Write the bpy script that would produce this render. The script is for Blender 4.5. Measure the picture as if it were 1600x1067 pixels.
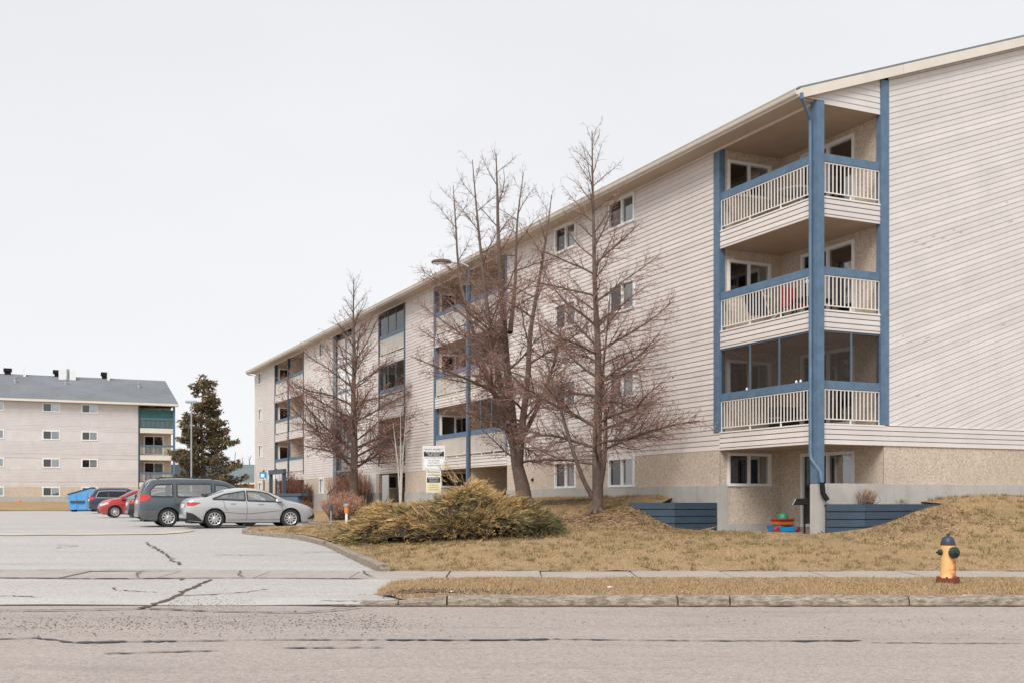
import bpy, bmesh, math, random
import numpy as np
from mathutils import Vector, Matrix
from mathutils.geometry import delaunay_2d_cdt
random.seed(7); RNG = np.random.default_rng(7)
S = bpy.context.scene; COL = S.collection
for o in list(bpy.data.objects): bpy.data.objects.remove(o)

# ------------------------------------------------------------------ camera, sky, sun, exposure
cam = bpy.data.cameras.new('camera'); co = bpy.data.objects.new('camera', cam); COL.objects.link(co)
co.location = (0, 0, 1.6); co.rotation_euler = (math.radians(90), 0, 0)
cam.sensor_width = 36; cam.lens = 38.925; cam.shift_y = 0.1553; cam.clip_start = .1; cam.clip_end = 3000
S.camera = co
SUN_EL, SUN_AZ = math.radians(46), math.radians(200)      # azimuth measured clockwise from +Y (view direction)
w = bpy.data.worlds.new('World'); S.world = w; w.use_nodes = True
nt = w.node_tree; nt.nodes.clear()
out = nt.nodes.new('ShaderNodeOutputWorld'); add = nt.nodes.new('ShaderNodeAddShader')
sky = nt.nodes.new('ShaderNodeTexSky'); sky.sky_type = 'NISHITA'; sky.sun_disc = False
sky.sun_elevation = SUN_EL; sky.sun_rotation = SUN_AZ
hs = nt.nodes.new('ShaderNodeHueSaturation'); hs.inputs['Saturation'].default_value = .12; hs.inputs['Value'].default_value = .32
bg1 = nt.nodes.new('ShaderNodeBackground'); bg1.inputs['Strength'].default_value = .05
bg2 = nt.nodes.new('ShaderNodeBackground'); bg2.inputs['Color'].default_value = (.905, .918, .952, 1); bg2.inputs['Strength'].default_value = .412
tcw = nt.nodes.new('ShaderNodeTexCoord'); nz = nt.nodes.new('ShaderNodeTexNoise'); nz.inputs['Scale'].default_value = 3.2; nz.inputs['Detail'].default_value = 4; mpw = nt.nodes.new('ShaderNodeMapping'); mpw.inputs['Scale'].default_value = (1, 1, 2.6)
nt.links.new(tcw.outputs['Generated'], mpw.inputs[0]); nt.links.new(mpw.outputs[0], nz.inputs['Vector']); rw = nt.nodes.new('ShaderNodeValToRGB'); rw.color_ramp.elements[0].position = .3; rw.color_ramp.elements[0].color = (.880, .893, .928, 1); rw.color_ramp.elements[1].position = .7; rw.color_ramp.elements[1].color = (.925, .935, .962, 1); nt.links.new(nz.outputs['Fac'], rw.inputs[0]); nt.links.new(rw.outputs[0], bg2.inputs['Color'])
nt.links.new(sky.outputs[0], hs.inputs['Color']); nt.links.new(hs.outputs[0], bg1.inputs['Color'])
nt.links.new(bg1.outputs[0], add.inputs[0]); nt.links.new(bg2.outputs[0], add.inputs[1]); nt.links.new(add.outputs[0], out.inputs[0])
sl = bpy.data.lights.new('sun', 'SUN'); sl.energy = 1.5; sl.angle = math.radians(28); sl.color = (1, .96, .91)
so = bpy.data.objects.new('sun', sl); COL.objects.link(so)
sd = Vector((math.sin(SUN_AZ) * math.cos(SUN_EL), math.cos(SUN_AZ) * math.cos(SUN_EL), math.sin(SUN_EL)))
so.rotation_euler = (-sd).to_track_quat('-Z', 'Y').to_euler(); so.location = (0, 0, 60)
vs = S.view_settings; vs.view_transform = 'Standard'; vs.look = 'None'; vs.exposure = 0.97; vs.gamma = 1; vs.use_curve_mapping = False

# ------------------------------------------------------------------ calibration of the place
FPX, CX, HY, EYE = 1730.0, 800.0, 782.0, 1.6
P0 = np.array((7.28, 26.4)); LD = np.array((-.4236, .9058)); RD = np.array((.9058, .4236))
def at(px, py, D): return Vector(((px - CX) / FPX * D, D, EYE + (HY - py) * D / FPX))
def tr(t, r): p = P0 + t * LD + r * RD; return float(p[0]), float(p[1])   # t along the long facade, r across it
def lin(c):
    return tuple(((v / 255) / 12.92 if v / 255 <= .04045 else ((v / 255 + .055) / 1.055) ** 2.4) for v in c)

# ------------------------------------------------------------------ materials
def nodes(name):
    m = bpy.data.materials.new(name); m.use_nodes = True; n = m.node_tree; b = n.nodes['Principled BSDF']; return m, n, b
def L(n, a, b): n.links.new(a, b)
def coords(n, kind='Object', scale=None):
    t = n.nodes.new('ShaderNodeTexCoord'); o = t.outputs[kind]
    if kind == 'Position': pass
    if scale:
        mp = n.nodes.new('ShaderNodeMapping'); mp.inputs['Scale'].default_value = scale; L(n, o, mp.inputs['Vector']); o = mp.outputs[0]
    return o
def world_pos(n, scale=None):
    g = n.nodes.new('ShaderNodeNewGeometry'); o = g.outputs['Position']
    if scale:
        mp = n.nodes.new('ShaderNodeMapping'); mp.inputs['Scale'].default_value = scale; L(n, o, mp.inputs['Vector']); o = mp.outputs[0]
    return o
def noise(n, v, scale, detail=4, rough=.6):
    t = n.nodes.new('ShaderNodeTexNoise'); t.inputs['Scale'].default_value = scale; t.inputs['Detail'].default_value = detail
    t.inputs['Roughness'].default_value = rough; L(n, v, t.inputs['Vector']); return t.outputs['Fac']
def ramp(n, f, stops):
    r = n.nodes.new('ShaderNodeValToRGB'); e = r.color_ramp.elements
    while len(e) < len(stops): e.new(.5)
    for i, (p, c) in enumerate(stops): e[i].position = p; e[i].color = (*c, 1) if len(c) == 3 else c
    L(n, f, r.inputs[0]); return r.outputs[0]
def mix(n, f, a, b, mode='MIX'):
    m = n.nodes.new('ShaderNodeMix'); m.data_type = 'RGBA'; m.blend_type = mode
    for s, v in ((0, f), (6, a), (7, b)):
        if hasattr(v, 'is_linked') or hasattr(v, 'links'): L(n, v, m.inputs[s])
        elif s == 0: m.inputs[0].default_value = v
        else: m.inputs[s].default_value = (*v, 1)
    return m.outputs[2]
def bump(n, b, h, st, dist=.01):
    k = n.nodes.new('ShaderNodeBump'); k.inputs['Strength'].default_value = st; k.inputs['Distance'].default_value = dist
    L(n, h, k.inputs['Height']); L(n, k.outputs[0], b.inputs['Normal'])
def plain(name, c, rough=.6, var=.12, scale=6, metallic=0, coat=0, bmp=0, world=True, spec=.5):
    m, n, b = nodes(name); v = world_pos(n)
    f = noise(n, v, scale); f2 = noise(n, v, scale * 9, 3)
    lo = tuple(x * (1 - var) for x in c); hi = tuple(min(1, x * (1 + var)) for x in c)
    col = ramp(n, f, [(.3, lo), (.7, hi)])
    col = mix(n, .35 * min(1, var * 5), col, ramp(n, f2, [(.3, lo), (.7, hi)]))
    L(n, col, b.inputs['Base Color']); b.inputs['Roughness'].default_value = rough; b.inputs['Metallic'].default_value = metallic
    b.inputs['Coat Weight'].default_value = coat; b.inputs['Specular IOR Level'].default_value = spec
    if bmp: bump(n, b, f2, bmp)
    return m
M = {}
def siding_mat(name, c):
    m, n, b = nodes(name); v = world_pos(n)
    oi = n.nodes.new('ShaderNodeObjectInfo')
    f = noise(n, v, 1.1, 5); g = noise(n, world_pos(n, (14, 14, 60)), 1.0, 3)
    k = ramp(n, f, [(.3, tuple(x * .90 for x in c)), (.7, tuple(min(1, x * 1.06) for x in c))])
    k = mix(n, .35, k, ramp(n, g, [(.3, tuple(x * .86 for x in c)), (.65, c)]))
    hv = n.nodes.new('ShaderNodeHueSaturation'); mr = n.nodes.new('ShaderNodeMapRange')
    mr.inputs[3].default_value = .94; mr.inputs[4].default_value = 1.05
    L(n, oi.outputs['Random'], mr.inputs[0]); L(n, mr.outputs[0], hv.inputs['Value']); L(n, k, hv.inputs['Color'])
    sp = noise(n, v, 9, 2, .5); k2 = mix(n, ramp(n, sp, [(.70, (0, 0, 0)), (.74, (.5, .5, .5))]), hv.outputs[0], tuple(x * .78 for x in c))
    # rain streaks and grime with their own outline
    st = noise(n, world_pos(n, (7, 7, .35)), 1.0, 4, .6)
    k2 = mix(n, ramp(n, st, [(.52, (0, 0, 0)), (.75, (.4, .4, .4))]), k2, tuple(x * .84 for x in c))
    L(n, k2, b.inputs['Base Color']); b.inputs['Roughness'].default_value = .55; b.inputs['Specular IOR Level'].default_value = .3
    bump(n, b, g, .12, .004); return m
M['siding'] = siding_mat('siding_paint', (.71, .65, .615))
M['siding_w'] = siding_mat('siding_paint_gable', (.67, .63, .615))
def stucco(name, c1, c2, c3, sc=46):
    m, n, b = nodes(name); v = world_pos(n)
    vo = n.nodes.new('ShaderNodeTexVoronoi'); vo.inputs['Scale'].default_value = sc; L(n, v, vo.inputs['Vector'])
    vo2 = n.nodes.new('ShaderNodeTexVoronoi'); vo2.inputs['Scale'].default_value = sc * .42; L(n, v, vo2.inputs['Vector'])
    col = ramp(n, vo.outputs['Color'], [(.12, c3), (.4, c1), (.75, c2)])
    col = mix(n, .45, col, ramp(n, vo2.outputs['Color'], [(.15, c3), (.4, c1), (.7, c2)]))
    f = noise(n, v, .8, 5); col = mix(n, ramp(n, f, [(.45, (0, 0, 0)), (.8, (.45, .45, .45))]), col, tuple(x * .78 for x in c1))
    L(n, col, b.inputs['Base Color']); b.inputs['Roughness'].default_value = .9; b.inputs['Specular IOR Level'].default_value = .2
    bump(n, b, vo.outputs['Distance'], .6, .012); return m
M['stucco'] = stucco('pebble_dash', (.55, .455, .365), (.72, .625, .53), (.32, .255, .20), 66)
M['blue'] = plain('blue_paint', (.098, .165, .25), .55, .24, 5, bmp=.3)
M['slate'] = plain('slate_blue_paint', (.055, .08, .11), .6, .2, 3)
M['bluegrey'] = plain('faded_blue_paint', (.095, .15, .21), .6, .2, 3)
M['darkblue'] = plain('dark_blue_stain', (.034, .062, .095), .62, .22, 2.5, bmp=.25)
M['white'] = plain('white_vinyl', (.80, .80, .79), .35, .03, 4)
M['picket'] = plain('white_picket', (.78, .745, .70), .45, .06, 4)
M['cream'] = plain('cream_trim', (.70, .65, .58), .5, .06, 2)
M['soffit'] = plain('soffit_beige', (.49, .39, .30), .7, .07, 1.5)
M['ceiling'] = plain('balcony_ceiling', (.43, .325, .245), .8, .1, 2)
M['curtain_g'] = plain('grey_curtain', (.20, .20, .195), .9, .25, 9)
M['curtain'] = plain('curtain', (.66, .70, .72), .9, .12, 5)
M['curtain_w'] = plain('pale_curtain', (.80, .80, .78), .9, .1, 5)
M['curtain_d'] = plain('dark_curtain', (.07, .03, .03), .9, .3, 5)
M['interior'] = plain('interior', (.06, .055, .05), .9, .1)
M['black'] = plain('black_metal', (.018, .018, .02), .8, .2, spec=.15)
M['grey'] = plain('grey_metal', (.35, .36, .38), .45, .1, 3, metallic=.3)
M['galv'] = plain('galvanised_steel', (.38, .41, .44), .5, .12, 4, metallic=.4)
M['shingle'] = plain('shingle_far', (.175, .185, .20), .9, .22, .35)
M['greenroof'] = plain('green_grey_shingle', (.15, .19, .20), .9, .25, .5)
M['yellowwall'] = plain('yellow_stucco', (.62, .42, .18), .85, .08)
M['greentarp'] = plain('green_tarp', (.022, .115, .10), .6, .25, 1.2)
M['rubber'] = plain('tyre_rubber', (.022, .022, .023), .75, .25, 8)
M['soil'] = plain('planter_soil', (.13, .075, .05), .95, .5, 9, bmp=.8)
M['orange'] = plain('orange_paint', (.75, .25, .05), .5, .15)
def concrete(name, c, dirt=.5, sc=1.0):
    m, n, b = nodes(name); v = world_pos(n)
    f = noise(n, v, 1.3 * sc, 7, .65); g = noise(n, v, 60, 3); s = noise(n, world_pos(n, (5, 5, .5)), 1.1, 4)
    col = ramp(n, f, [(.28, tuple(x * (1 - dirt * .45) for x in c)), (.5, c), (.72, tuple(min(1, x * 1.12) for x in c))])
    col = mix(n, .3, col, ramp(n, g, [(.25, tuple(x * .6 for x in c)), (.7, tuple(x * 1.15 for x in c))]))
    col = mix(n, ramp(n, s, [(.5, (0, 0, 0)), (.8, (.5, .5, .5))]), col, tuple(x * .62 for x in c))
    L(n, col, b.inputs['Base Color']); b.inputs['Roughness'].default_value = .9; b.inputs['Specular IOR Level'].default_value = .25
    bump(n, b, g, .35, .01); return m
M['concrete'] = concrete('foundation_concrete', (.46, .445, .42))
M['slab'] = concrete('sidewalk_concrete', (.41, .365, .335), .45)
M['kerb'] = concrete('kerb_concrete', (.40, .345, .285), .9, 4)
def _stain(m, c, sc, lo, hi, amt):
    n = m.node_tree; b = n.nodes['Principled BSDF']; l = b.inputs['Base Color'].links[0]; src = l.from_socket
    f = noise(n, world_pos(n, sc), 1.0, 6, .75); L(n, mix(n, ramp(n, f, [(lo, (0, 0, 0)), (hi, (amt, amt, amt))]), src, c), b.inputs['Base Color'])
_stain(M['kerb'], (.13, .095, .07), (6, 24, 18), .40, .60, .88)
M['patio'] = concrete('patio_concrete', (.33, .29, .25), .6)
def asphalt(name, c, stone_dark, gravel=0, puddle=0, lo=.8, hi=1.12):
    m, n, b = nodes(name); v = world_pos(n)
    f = noise(n, v, .22, 6, .6); f2 = noise(n, world_pos(n, (.05, .9, 1)), 1, 6, .65)
    vo = n.nodes.new('ShaderNodeTexVoronoi'); vo.inputs['Scale'].default_value = 55; L(n, v, vo.inputs['Vector'])
    vo2 = n.nodes.new('ShaderNodeTexVoronoi'); vo2.inputs['Scale'].default_value = 23; L(n, v, vo2.inputs['Vector'])
    col = ramp(n, f, [(.3, tuple(x * lo for x in c)), (.7, tuple(x * hi for x in c))])
    col = mix(n, .45, col, ramp(n, f2, [(.3, tuple(x * .66 for x in c)), (.7, tuple(x * 1.22 for x in c))]))
    agg = ramp(n, vo.outputs['Color'], [(.1, tuple(x * .38 for x in c)), (.45, c), (.9, tuple(min(1, x * 1.75) for x in c))])
    agg2 = ramp(n, vo2.outputs['Color'], [(.1, tuple(x * .5 for x in c)), (.45, c), (.9, tuple(min(1, x * 1.5) for x in c))])
    col = mix(n, .36, col, agg); col = mix(n, .22, col, agg2)
    p = noise(n, world_pos(n, (.22, 1.1, 1)), .8, 8, .72)
    col = mix(n, ramp(n, p, [(.54, (0, 0, 0)), (.70, (.62, .62, .62))]), col, stone_dark)
    L(n, col, b.inputs['Base Color']); b.inputs['Roughness'].default_value = .85; b.inputs['Specular IOR Level'].default_value = .25
    bump(n, b, vo.outputs['Distance'], .35, .012); return m
M['road'] = asphalt('worn_asphalt', (.36, .312, .285), (.235, .205, .188))
M['lot'] = asphalt('parking_asphalt', (.425, .408, .395), (.33, .31, .295), lo=.88)
M['apron'] = asphalt('apron_concrete', (.44, .418, .40), (.335, .305, .285), lo=.86)
M['tar'] = plain('crack_sealant', (.055, .05, .05), .6, .35, 3)
M['crack'] = plain('open_crack', (.095, .068, .05), .95, .4, 6)
M['strip'] = plain('pale_gutter_strip', (.52, .45, .34), .9, .22, .8)
def grass(name, straw, straw2, green, brown, gscale=.5, gpos=.55):
    m, n, b = nodes(name); v = world_pos(n)
    a = noise(n, world_pos(n, (1, 2.4, 1)), gscale, 7, .72); f = noise(n, v, 22, 5, .75); h = noise(n, world_pos(n, (1, 2.0, 1)), 1.5, 7, .75); k = noise(n, world_pos(n, (60, 14, 40)), 1, 3)
    col = ramp(n, f, [(.28, tuple(x * .55 for x in straw2)), (.45, straw2), (.62, straw), (.8, tuple(min(1, x * 1.3) for x in straw))])
    col = mix(n, ramp(n, a, [(gpos - .1, (0, 0, 0)), (gpos + .12, (.85, .85, .85))]), col, green)
    col = mix(n, ramp(n, h, [(.55, (0, 0, 0)), (.70, (.8, .8, .8))]), col, brown)
    col = mix(n, .5, col, ramp(n, k, [(.3, (.35, .33, .3)), (.7, (1, 1, 1))]), 'MULTIPLY')
    L(n, col, b.inputs['Base Color']); b.inputs['Roughness'].default_value = .95; b.inputs['Specular IOR Level'].default_value = .1
    bump(n, b, f, .8, .04); return m
M['lawn'] = grass('dormant_lawn', (.56, .395, .225), (.39, .27, .155), (.27, .23, .105), (.24, .155, .10), .45, .60)
M['verge'] = grass('dry_verge', (.58, .425, .26), (.44, .315, .19), (.38, .30, .16), (.31, .23, .17), .5, .68)
M['blade_v'] = grass('verge_blades', (.72, .53, .32), (.55, .39, .23), (.46, .37, .20), (.42, .29, .19), .5, .66)
M['blade'] = grass('dry_grass_blades', (.72, .52, .30), (.50, .35, .20), (.34, .28, .135), (.31, .195, .12), .45, .60)
M['stairframe'] = plain('stair_frame_paint', (.20, .255, .285), .5, .1)
M['farground'] = grass('far_ground', (.36, .26, .13), (.26, .18, .09), (.19, .18, .08), (.2, .14, .09), .1, .55)
M['bark'] = plain('bark', (.135, .098, .080), .9, .4, 7, bmp=.7)
M['bark_pale'] = plain('birch_bark', (.46, .42, .38), .8, .3, 6)
def colattr(name, rough=.85, tint=(1, 1, 1)):
    m, n, b = nodes(name); a = n.nodes.new('ShaderNodeVertexColor'); a.layer_name = 'Col'
    L(n, mix(n, 1, a.outputs[0], tint, 'MULTIPLY'), b.inputs['Base Color']); b.inputs['Roughness'].default_value = rough; b.inputs['Specular IOR Level'].default_value = .2
    return m
M['foliage'] = colattr('foliage'); M['twig'] = colattr('twig'); M['stone'] = colattr('loose_stone', .9)
def glass(name, tint, refl=.9, alpha=.35):
    m, n, b = nodes(name); n.nodes.remove(b); o = n.nodes['Material Output']
    t = n.nodes.new('ShaderNodeBsdfTransparent'); t.inputs[0].default_value = (*tint, 1)
    g = n.nodes.new('ShaderNodeBsdfGlossy'); g.inputs['Roughness'].default_value = .03; g.inputs[0].default_value = (refl, refl, refl, 1)
    fr = n.nodes.new('ShaderNodeFresnel'); fr.inputs[0].default_value = 1.5
    ad = n.nodes.new('ShaderNodeMath'); ad.operation = 'ADD'; ad.inputs[1].default_value = alpha; L(n, fr.outputs[0], ad.inputs[0])
    x = n.nodes.new('ShaderNodeMixShader'); L(n, ad.outputs[0], x.inputs[0]); L(n, t.outputs[0], x.inputs[1]); L(n, g.outputs[0], x.inputs[2])
    L(n, x.outputs[0], o.inputs[0]); return m
M['glass'] = glass('window_glass', (.86, .90, .90), .95, .20)
M['screenpane'] = glass('screened_glass', (.55, .55, .56), .55, .13)
M['carglass'] = glass('car_glass', (.84, .94, .92), .88, .26)
M['cardark'] = plain('car_privacy_glass', (.012, .013, .015), .08, .1)
def mesh_screen(name, c, a):
    m, n, b = nodes(name); n.nodes.remove(b); o = n.nodes['Material Output']
    t = n.nodes.new('ShaderNodeBsdfTransparent'); d = n.nodes.new('ShaderNodeBsdfDiffuse'); d.inputs[0].default_value = (*c, 1)
    x = n.nodes.new('ShaderNodeMixShader'); x.inputs[0].default_value = a
    L(n, t.outputs[0], x.inputs[1]); L(n, d.outputs[0], x.inputs[2]); L(n, x.outputs[0], o.inputs[0]); return m
M['screen'] = mesh_screen('insect_screen', (.06, .052, .045), .34)
def paint(name, c, metal=.2, dirt=(.22, .19, .16), rough=.28, dz=.75):
    m, n, b = nodes(name); tc = n.nodes.new('ShaderNodeTexCoord'); v = tc.outputs['Object']
    f = noise(n, v, 3, 5); sx = n.nodes.new('ShaderNodeSeparateXYZ'); L(n, v, sx.inputs[0])
    mr = n.nodes.new('ShaderNodeMapRange'); mr.inputs[1].default_value = dz; mr.inputs[2].default_value = .15; mr.inputs[3].default_value = 0; mr.inputs[4].default_value = .75
    L(n, sx.outputs[2], mr.inputs[0]); mu = n.nodes.new('ShaderNodeMath'); mu.operation = 'MULTIPLY'; L(n, mr.outputs[0], mu.inputs[0]); L(n, f, mu.inputs[1])
    L(n, mix(n, mu.outputs[0], c, dirt), b.inputs['Base Color']); b.inputs['Metallic'].default_value = metal
    b.inputs['Roughness'].default_value = rough; b.inputs['Coat Weight'].default_value = .6; b.inputs['Coat Roughness'].default_value = .08; return m
M['p_silver'] = paint('silver_car_paint', (.50, .51, .53), .25)
M['p_grey'] = paint('slate_car_paint', (.085, .105, .12), .3)
M['p_green'] = paint('dark_green_car_paint', (.020, .040, .038), .2)
M['p_red'] = paint('red_car_paint', (.42, .025, .03), .15)
M['p_navy'] = paint('navy_car_paint', (.028, .042, .085), .25)
M['p_white'] = paint('white_car_paint', (.68, .69, .70), .0)
M['redlens'] = plain('red_lens', (.50, .025, .025), .15, .15, 8, coat=.8)
M['clearlens'] = plain('clear_lens', (.55, .57, .58), .12, .25, 30, coat=.8)
M['plastic'] = plain('black_plastic', (.022, .023, .025), .55, .15)
M['alloy'] = plain('alloy_rim', (.60, .60, .61), .3, .1, 20, metallic=.6)
M['hyd_yellow'] = None

# ------------------------------------------------------------------ mesh helpers
class MB:
    def __init__(s): s.v = []; s.f = []; s.c = []
    def quad(s, a, b, c, d): k = len(s.v); s.v += [tuple(a), tuple(b), tuple(c), tuple(d)]; s.f.append((k, k + 1, k + 2, k + 3))
    def tri(s, a, b, c): k = len(s.v); s.v += [tuple(a), tuple(b), tuple(c)]; s.f.append((k, k + 1, k + 2))
    def hexa(s, p):
        k = len(s.v); s.v += [tuple(q) for q in p]
        s.f += [tuple(k + i for i in f) for f in ((0, 3, 2, 1), (4, 5, 6, 7), (0, 1, 5, 4), (1, 2, 6, 5), (2, 3, 7, 6), (3, 0, 4, 7))]; return s
    def box(s, x0, x1, y0, y1, z0, z1):
        s.hexa([(x0, y0, z0), (x1, y0, z0), (x1, y1, z0), (x0, y1, z0), (x0, y0, z1), (x1, y0, z1), (x1, y1, z1), (x0, y1, z1)]); return s
    def prism(s, poly, fn0, fn1):
        k = len(s.v); n = len(poly); s.v += [tuple(fn0(p)) for p in poly] + [tuple(fn1(p)) for p in poly]
        s.f.append(tuple(k + i for i in range(n))); s.f.append(tuple(k + n + i for i in reversed(range(n))))
        for i in range(n): j = (i + 1) % n; s.f.append((k + i, k + n + i, k + n + j, k + j))
        return s
    def tube(s, pts, rad, k=8, cap=True, col=None):
        pts = [Vector(p) for p in pts]; n = len(pts)
        if not hasattr(rad, '__len__'): rad = [rad] * n
        b = len(s.v); prev = None
        for i in range(n):
            d = (pts[min(i + 1, n - 1)] - pts[max(i - 1, 0)])
            if d.length < 1e-9: d = Vector((0, 0, 1))
            d.normalize()
            if prev is None:
                a = Vector((1, 0, 0)) if abs(d.x) < .8 else Vector((0, 1, 0)); u = (a - d * a.dot(d)).normalized()
            else:
                u = prev - d * prev.dot(d)
                u = u.normalized() if u.length > 1e-6 else d.orthogonal().normalized()
            prev = u; q = d.cross(u)
            for j in range(k):
                an = 2 * math.pi * j / k; s.v.append(tuple(pts[i] + (u * math.cos(an) + q * math.sin(an)) * rad[i]))
                if col is not None: s.c.append(col)
        for i in range(n - 1):
            for j in range(k): s.f.append((b + i * k + j, b + i * k + (j + 1) % k, b + (i + 1) * k + (j + 1) % k, b + (i + 1) * k + j))
        if cap: s.f.append(tuple(b + j for j in reversed(range(k)))); s.f.append(tuple(b + (n - 1) * k + j for j in range(k)))
        return s
    def lathe(s, prof, k=24, axis='Z', o=(0, 0, 0)):
        b = len(s.v); n = len(prof)
        for (r, h) in prof:
            for j in range(k):
                a = 2 * math.pi * j / k; c, d = r * math.cos(a), r * math.sin(a)
                p = (c, d, h) if axis == 'Z' else ((h, c, d) if axis == 'X' else (c, h, d))
                s.v.append((p[0] + o[0], p[1] + o[1], p[2] + o[2]))
        for i in range(n - 1):
            for j in range(k): s.f.append((b + i * k + j, b + i * k + (j + 1) % k, b + (i + 1) * k + (j + 1) % k, b + (i + 1) * k + j))
        s.f.append(tuple(b + j for j in reversed(range(k)))); s.f.append(tuple(b + (n - 1) * k + j for j in range(k))); return s
    def build(s, name, mat, parent=None, smooth=False, bevel=0, recalc=True):
        me = bpy.data.meshes.new(name); me.from_pydata(s.v, [], s.f)
        if s.c:
            a = me.color_attributes.new('Col', 'FLOAT_COLOR', 'POINT'); arr = np.ones((len(s.v), 4), np.float32); arr[:, :3] = np.array(s.c, np.float32)
            a.data.foreach_set('color', arr.ravel())
        if recalc or bevel:
            bm = bmesh.new(); bm.from_mesh(me)
            if recalc: bmesh.ops.recalc_face_normals(bm, faces=bm.faces)
            if bevel: bmesh.ops.bevel(bm, geom=[e for e in bm.edges if len(e.link_faces) == 2 and e.calc_face_angle(0) > .6], offset=bevel, segments=2, affect='EDGES', clamp_overlap=True)
            bm.to_mesh(me); bm.free()
        if smooth:
            me.polygons.foreach_set('use_smooth', [True] * len(me.polygons))
            if smooth != 'all': me.set_sharp_from_angle(angle=math.radians(38))
        me.materials.append(M[mat] if isinstance(mat, str) else mat)
        o = bpy.data.objects.new(name, me); COL.objects.link(o)
        if parent: o.parent = parent
        return o
def soup(name, V, F, C, mat, parent=None):
    me = bpy.data.meshes.new(name); V = np.asarray(V, np.float32); F = np.asarray(F, np.int32)
    me.vertices.add(len(V)); me.vertices.foreach_set('co', V.ravel())
    k = F.shape[1]; me.loops.add(F.size); me.loops.foreach_set('vertex_index', F.ravel())
    me.polygons.add(len(F)); me.polygons.foreach_set('loop_start', np.arange(0, F.size, k, dtype=np.int32))
    if C is not None:
        a = me.color_attributes.new('Col', 'FLOAT_COLOR', 'POINT'); arr = np.ones((len(V), 4), np.float32); arr[:, :3] = C; a.data.foreach_set('color', arr.ravel())
    me.update(calc_edges=True); me.materials.append(M[mat]); o = bpy.data.objects.new(name, me); COL.objects.link(o)
    if parent: o.parent = parent
    return o
def tag(o, label=None, cat=None, group=None, kind=None):
    for k, v in (('label', label), ('category', cat), ('group', group), ('kind', kind)):
        if v: o[k] = v
    return o
def thing(name, loc, rz, label, cat, group=None):
    o = bpy.data.objects.new(name, None); COL.objects.link(o); o.location = loc; o.rotation_euler = (0, 0, rz); o.empty_display_size = .3
    return tag(o, label, cat, group)
class Fr:                       # a wall frame: u along the wall, n outwards, z up
    def __init__(s, o, U, N): s.o = Vector((*o, 0)); s.U = Vector((*U, 0)); s.N = Vector((*N, 0))
    def p(s, u, n, z): return s.o + s.U * u + s.N * n + Vector((0, 0, z))
    def box(s, mb, u0, u1, n0, n1, z0, z1):
        mb.hexa([s.p(u0, n0, z0), s.p(u1, n0, z0), s.p(u1, n1, z0), s.p(u0, n1, z0), s.p(u0, n0, z1), s.p(u1, n0, z1), s.p(u1, n1, z1), s.p(u0, n1, z1)]); return mb
    def wall(s, mb, u0, u1, z0, z1, holes=(), n=0, depth=.14):
        us = sorted({u0, u1, *[h[0] for h in holes], *[h[1] for h in holes]}); zs = sorted({z0, z1, *[h[2] for h in holes], *[h[3] for h in holes]})
        us = [u for u in us if u0 <= u <= u1]; zs = [z for z in zs if z0 <= z <= z1]
        for a, b in zip(us, us[1:]):
            for c, d in zip(zs, zs[1:]):
                mu, mz = (a + b) / 2, (c + d) / 2
                if any(h[0] < mu < h[1] and h[2] < mz < h[3] for h in holes): continue
                mb.quad(s.p(a, n, c), s.p(b, n, c), s.p(b, n, d), s.p(a, n, d))
        for h in holes:
            a, b, c, d = h; m = n - depth
            mb.quad(s.p(a, n, c), s.p(b, n, c), s.p(b, m, c), s.p(a, m, c)); mb.quad(s.p(a, n, d), s.p(b, n, d), s.p(b, m, d), s.p(a, m, d))
            mb.quad(s.p(a, n, c), s.p(a, n, d), s.p(a, m, d), s.p(a, m, c)); mb.quad(s.p(b, n, c), s.p(b, n, d), s.p(b, m, d), s.p(b, m, c))
        return mb
# ------------------------------------------------------------------ ground
KX = [-400, 17, 17.2, 21, 22.6, 39.5, 60, 100, 160, 900]
KZ = [0, 0, .02, .13, .16, .62, .70, .74, .80, .80]
def hlot(y): return float(np.interp(y, KX, KZ))
def kink(pts, step):
    o = []
    for a, b in zip(pts, pts[1:]):
        a, b = np.array(a), np.array(b); n = max(1, int(np.linalg.norm(b - a) / step))
        o += [tuple(a + (b - a) * i / n) for i in range(n)]
    return o + [tuple(pts[-1])]
def smooth_line(pts, n=8):
    p = [np.array(q, float) for q in pts]; p = [2 * p[0] - p[1]] + p + [2 * p[-1] - p[-2]]; o = []
    for i in range(1, len(p) - 2):
        for k in range(n):
            t = k / n; o.append(tuple(.5 * (2 * p[i] + (p[i + 1] - p[i - 1]) * t + (2 * p[i - 1] - 5 * p[i] + 4 * p[i + 1] - p[i + 2]) * t * t + (3 * p[i] - p[i - 1] - 3 * p[i + 1] + p[i + 2]) * t ** 3)))
    return o + [tuple(p[-2])]
def inpoly(P, x, y):
    c = np.zeros(len(x), bool); n = len(P); j = n - 1
    for i in range(n):
        xi, yi = P[i]; xj, yj = P[j]
        c ^= ((yi > y) != (yj > y)) & (x < (xj - xi) * (y - yi) / (yj - yi + 1e-12) + xi); j = i
    return c
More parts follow.
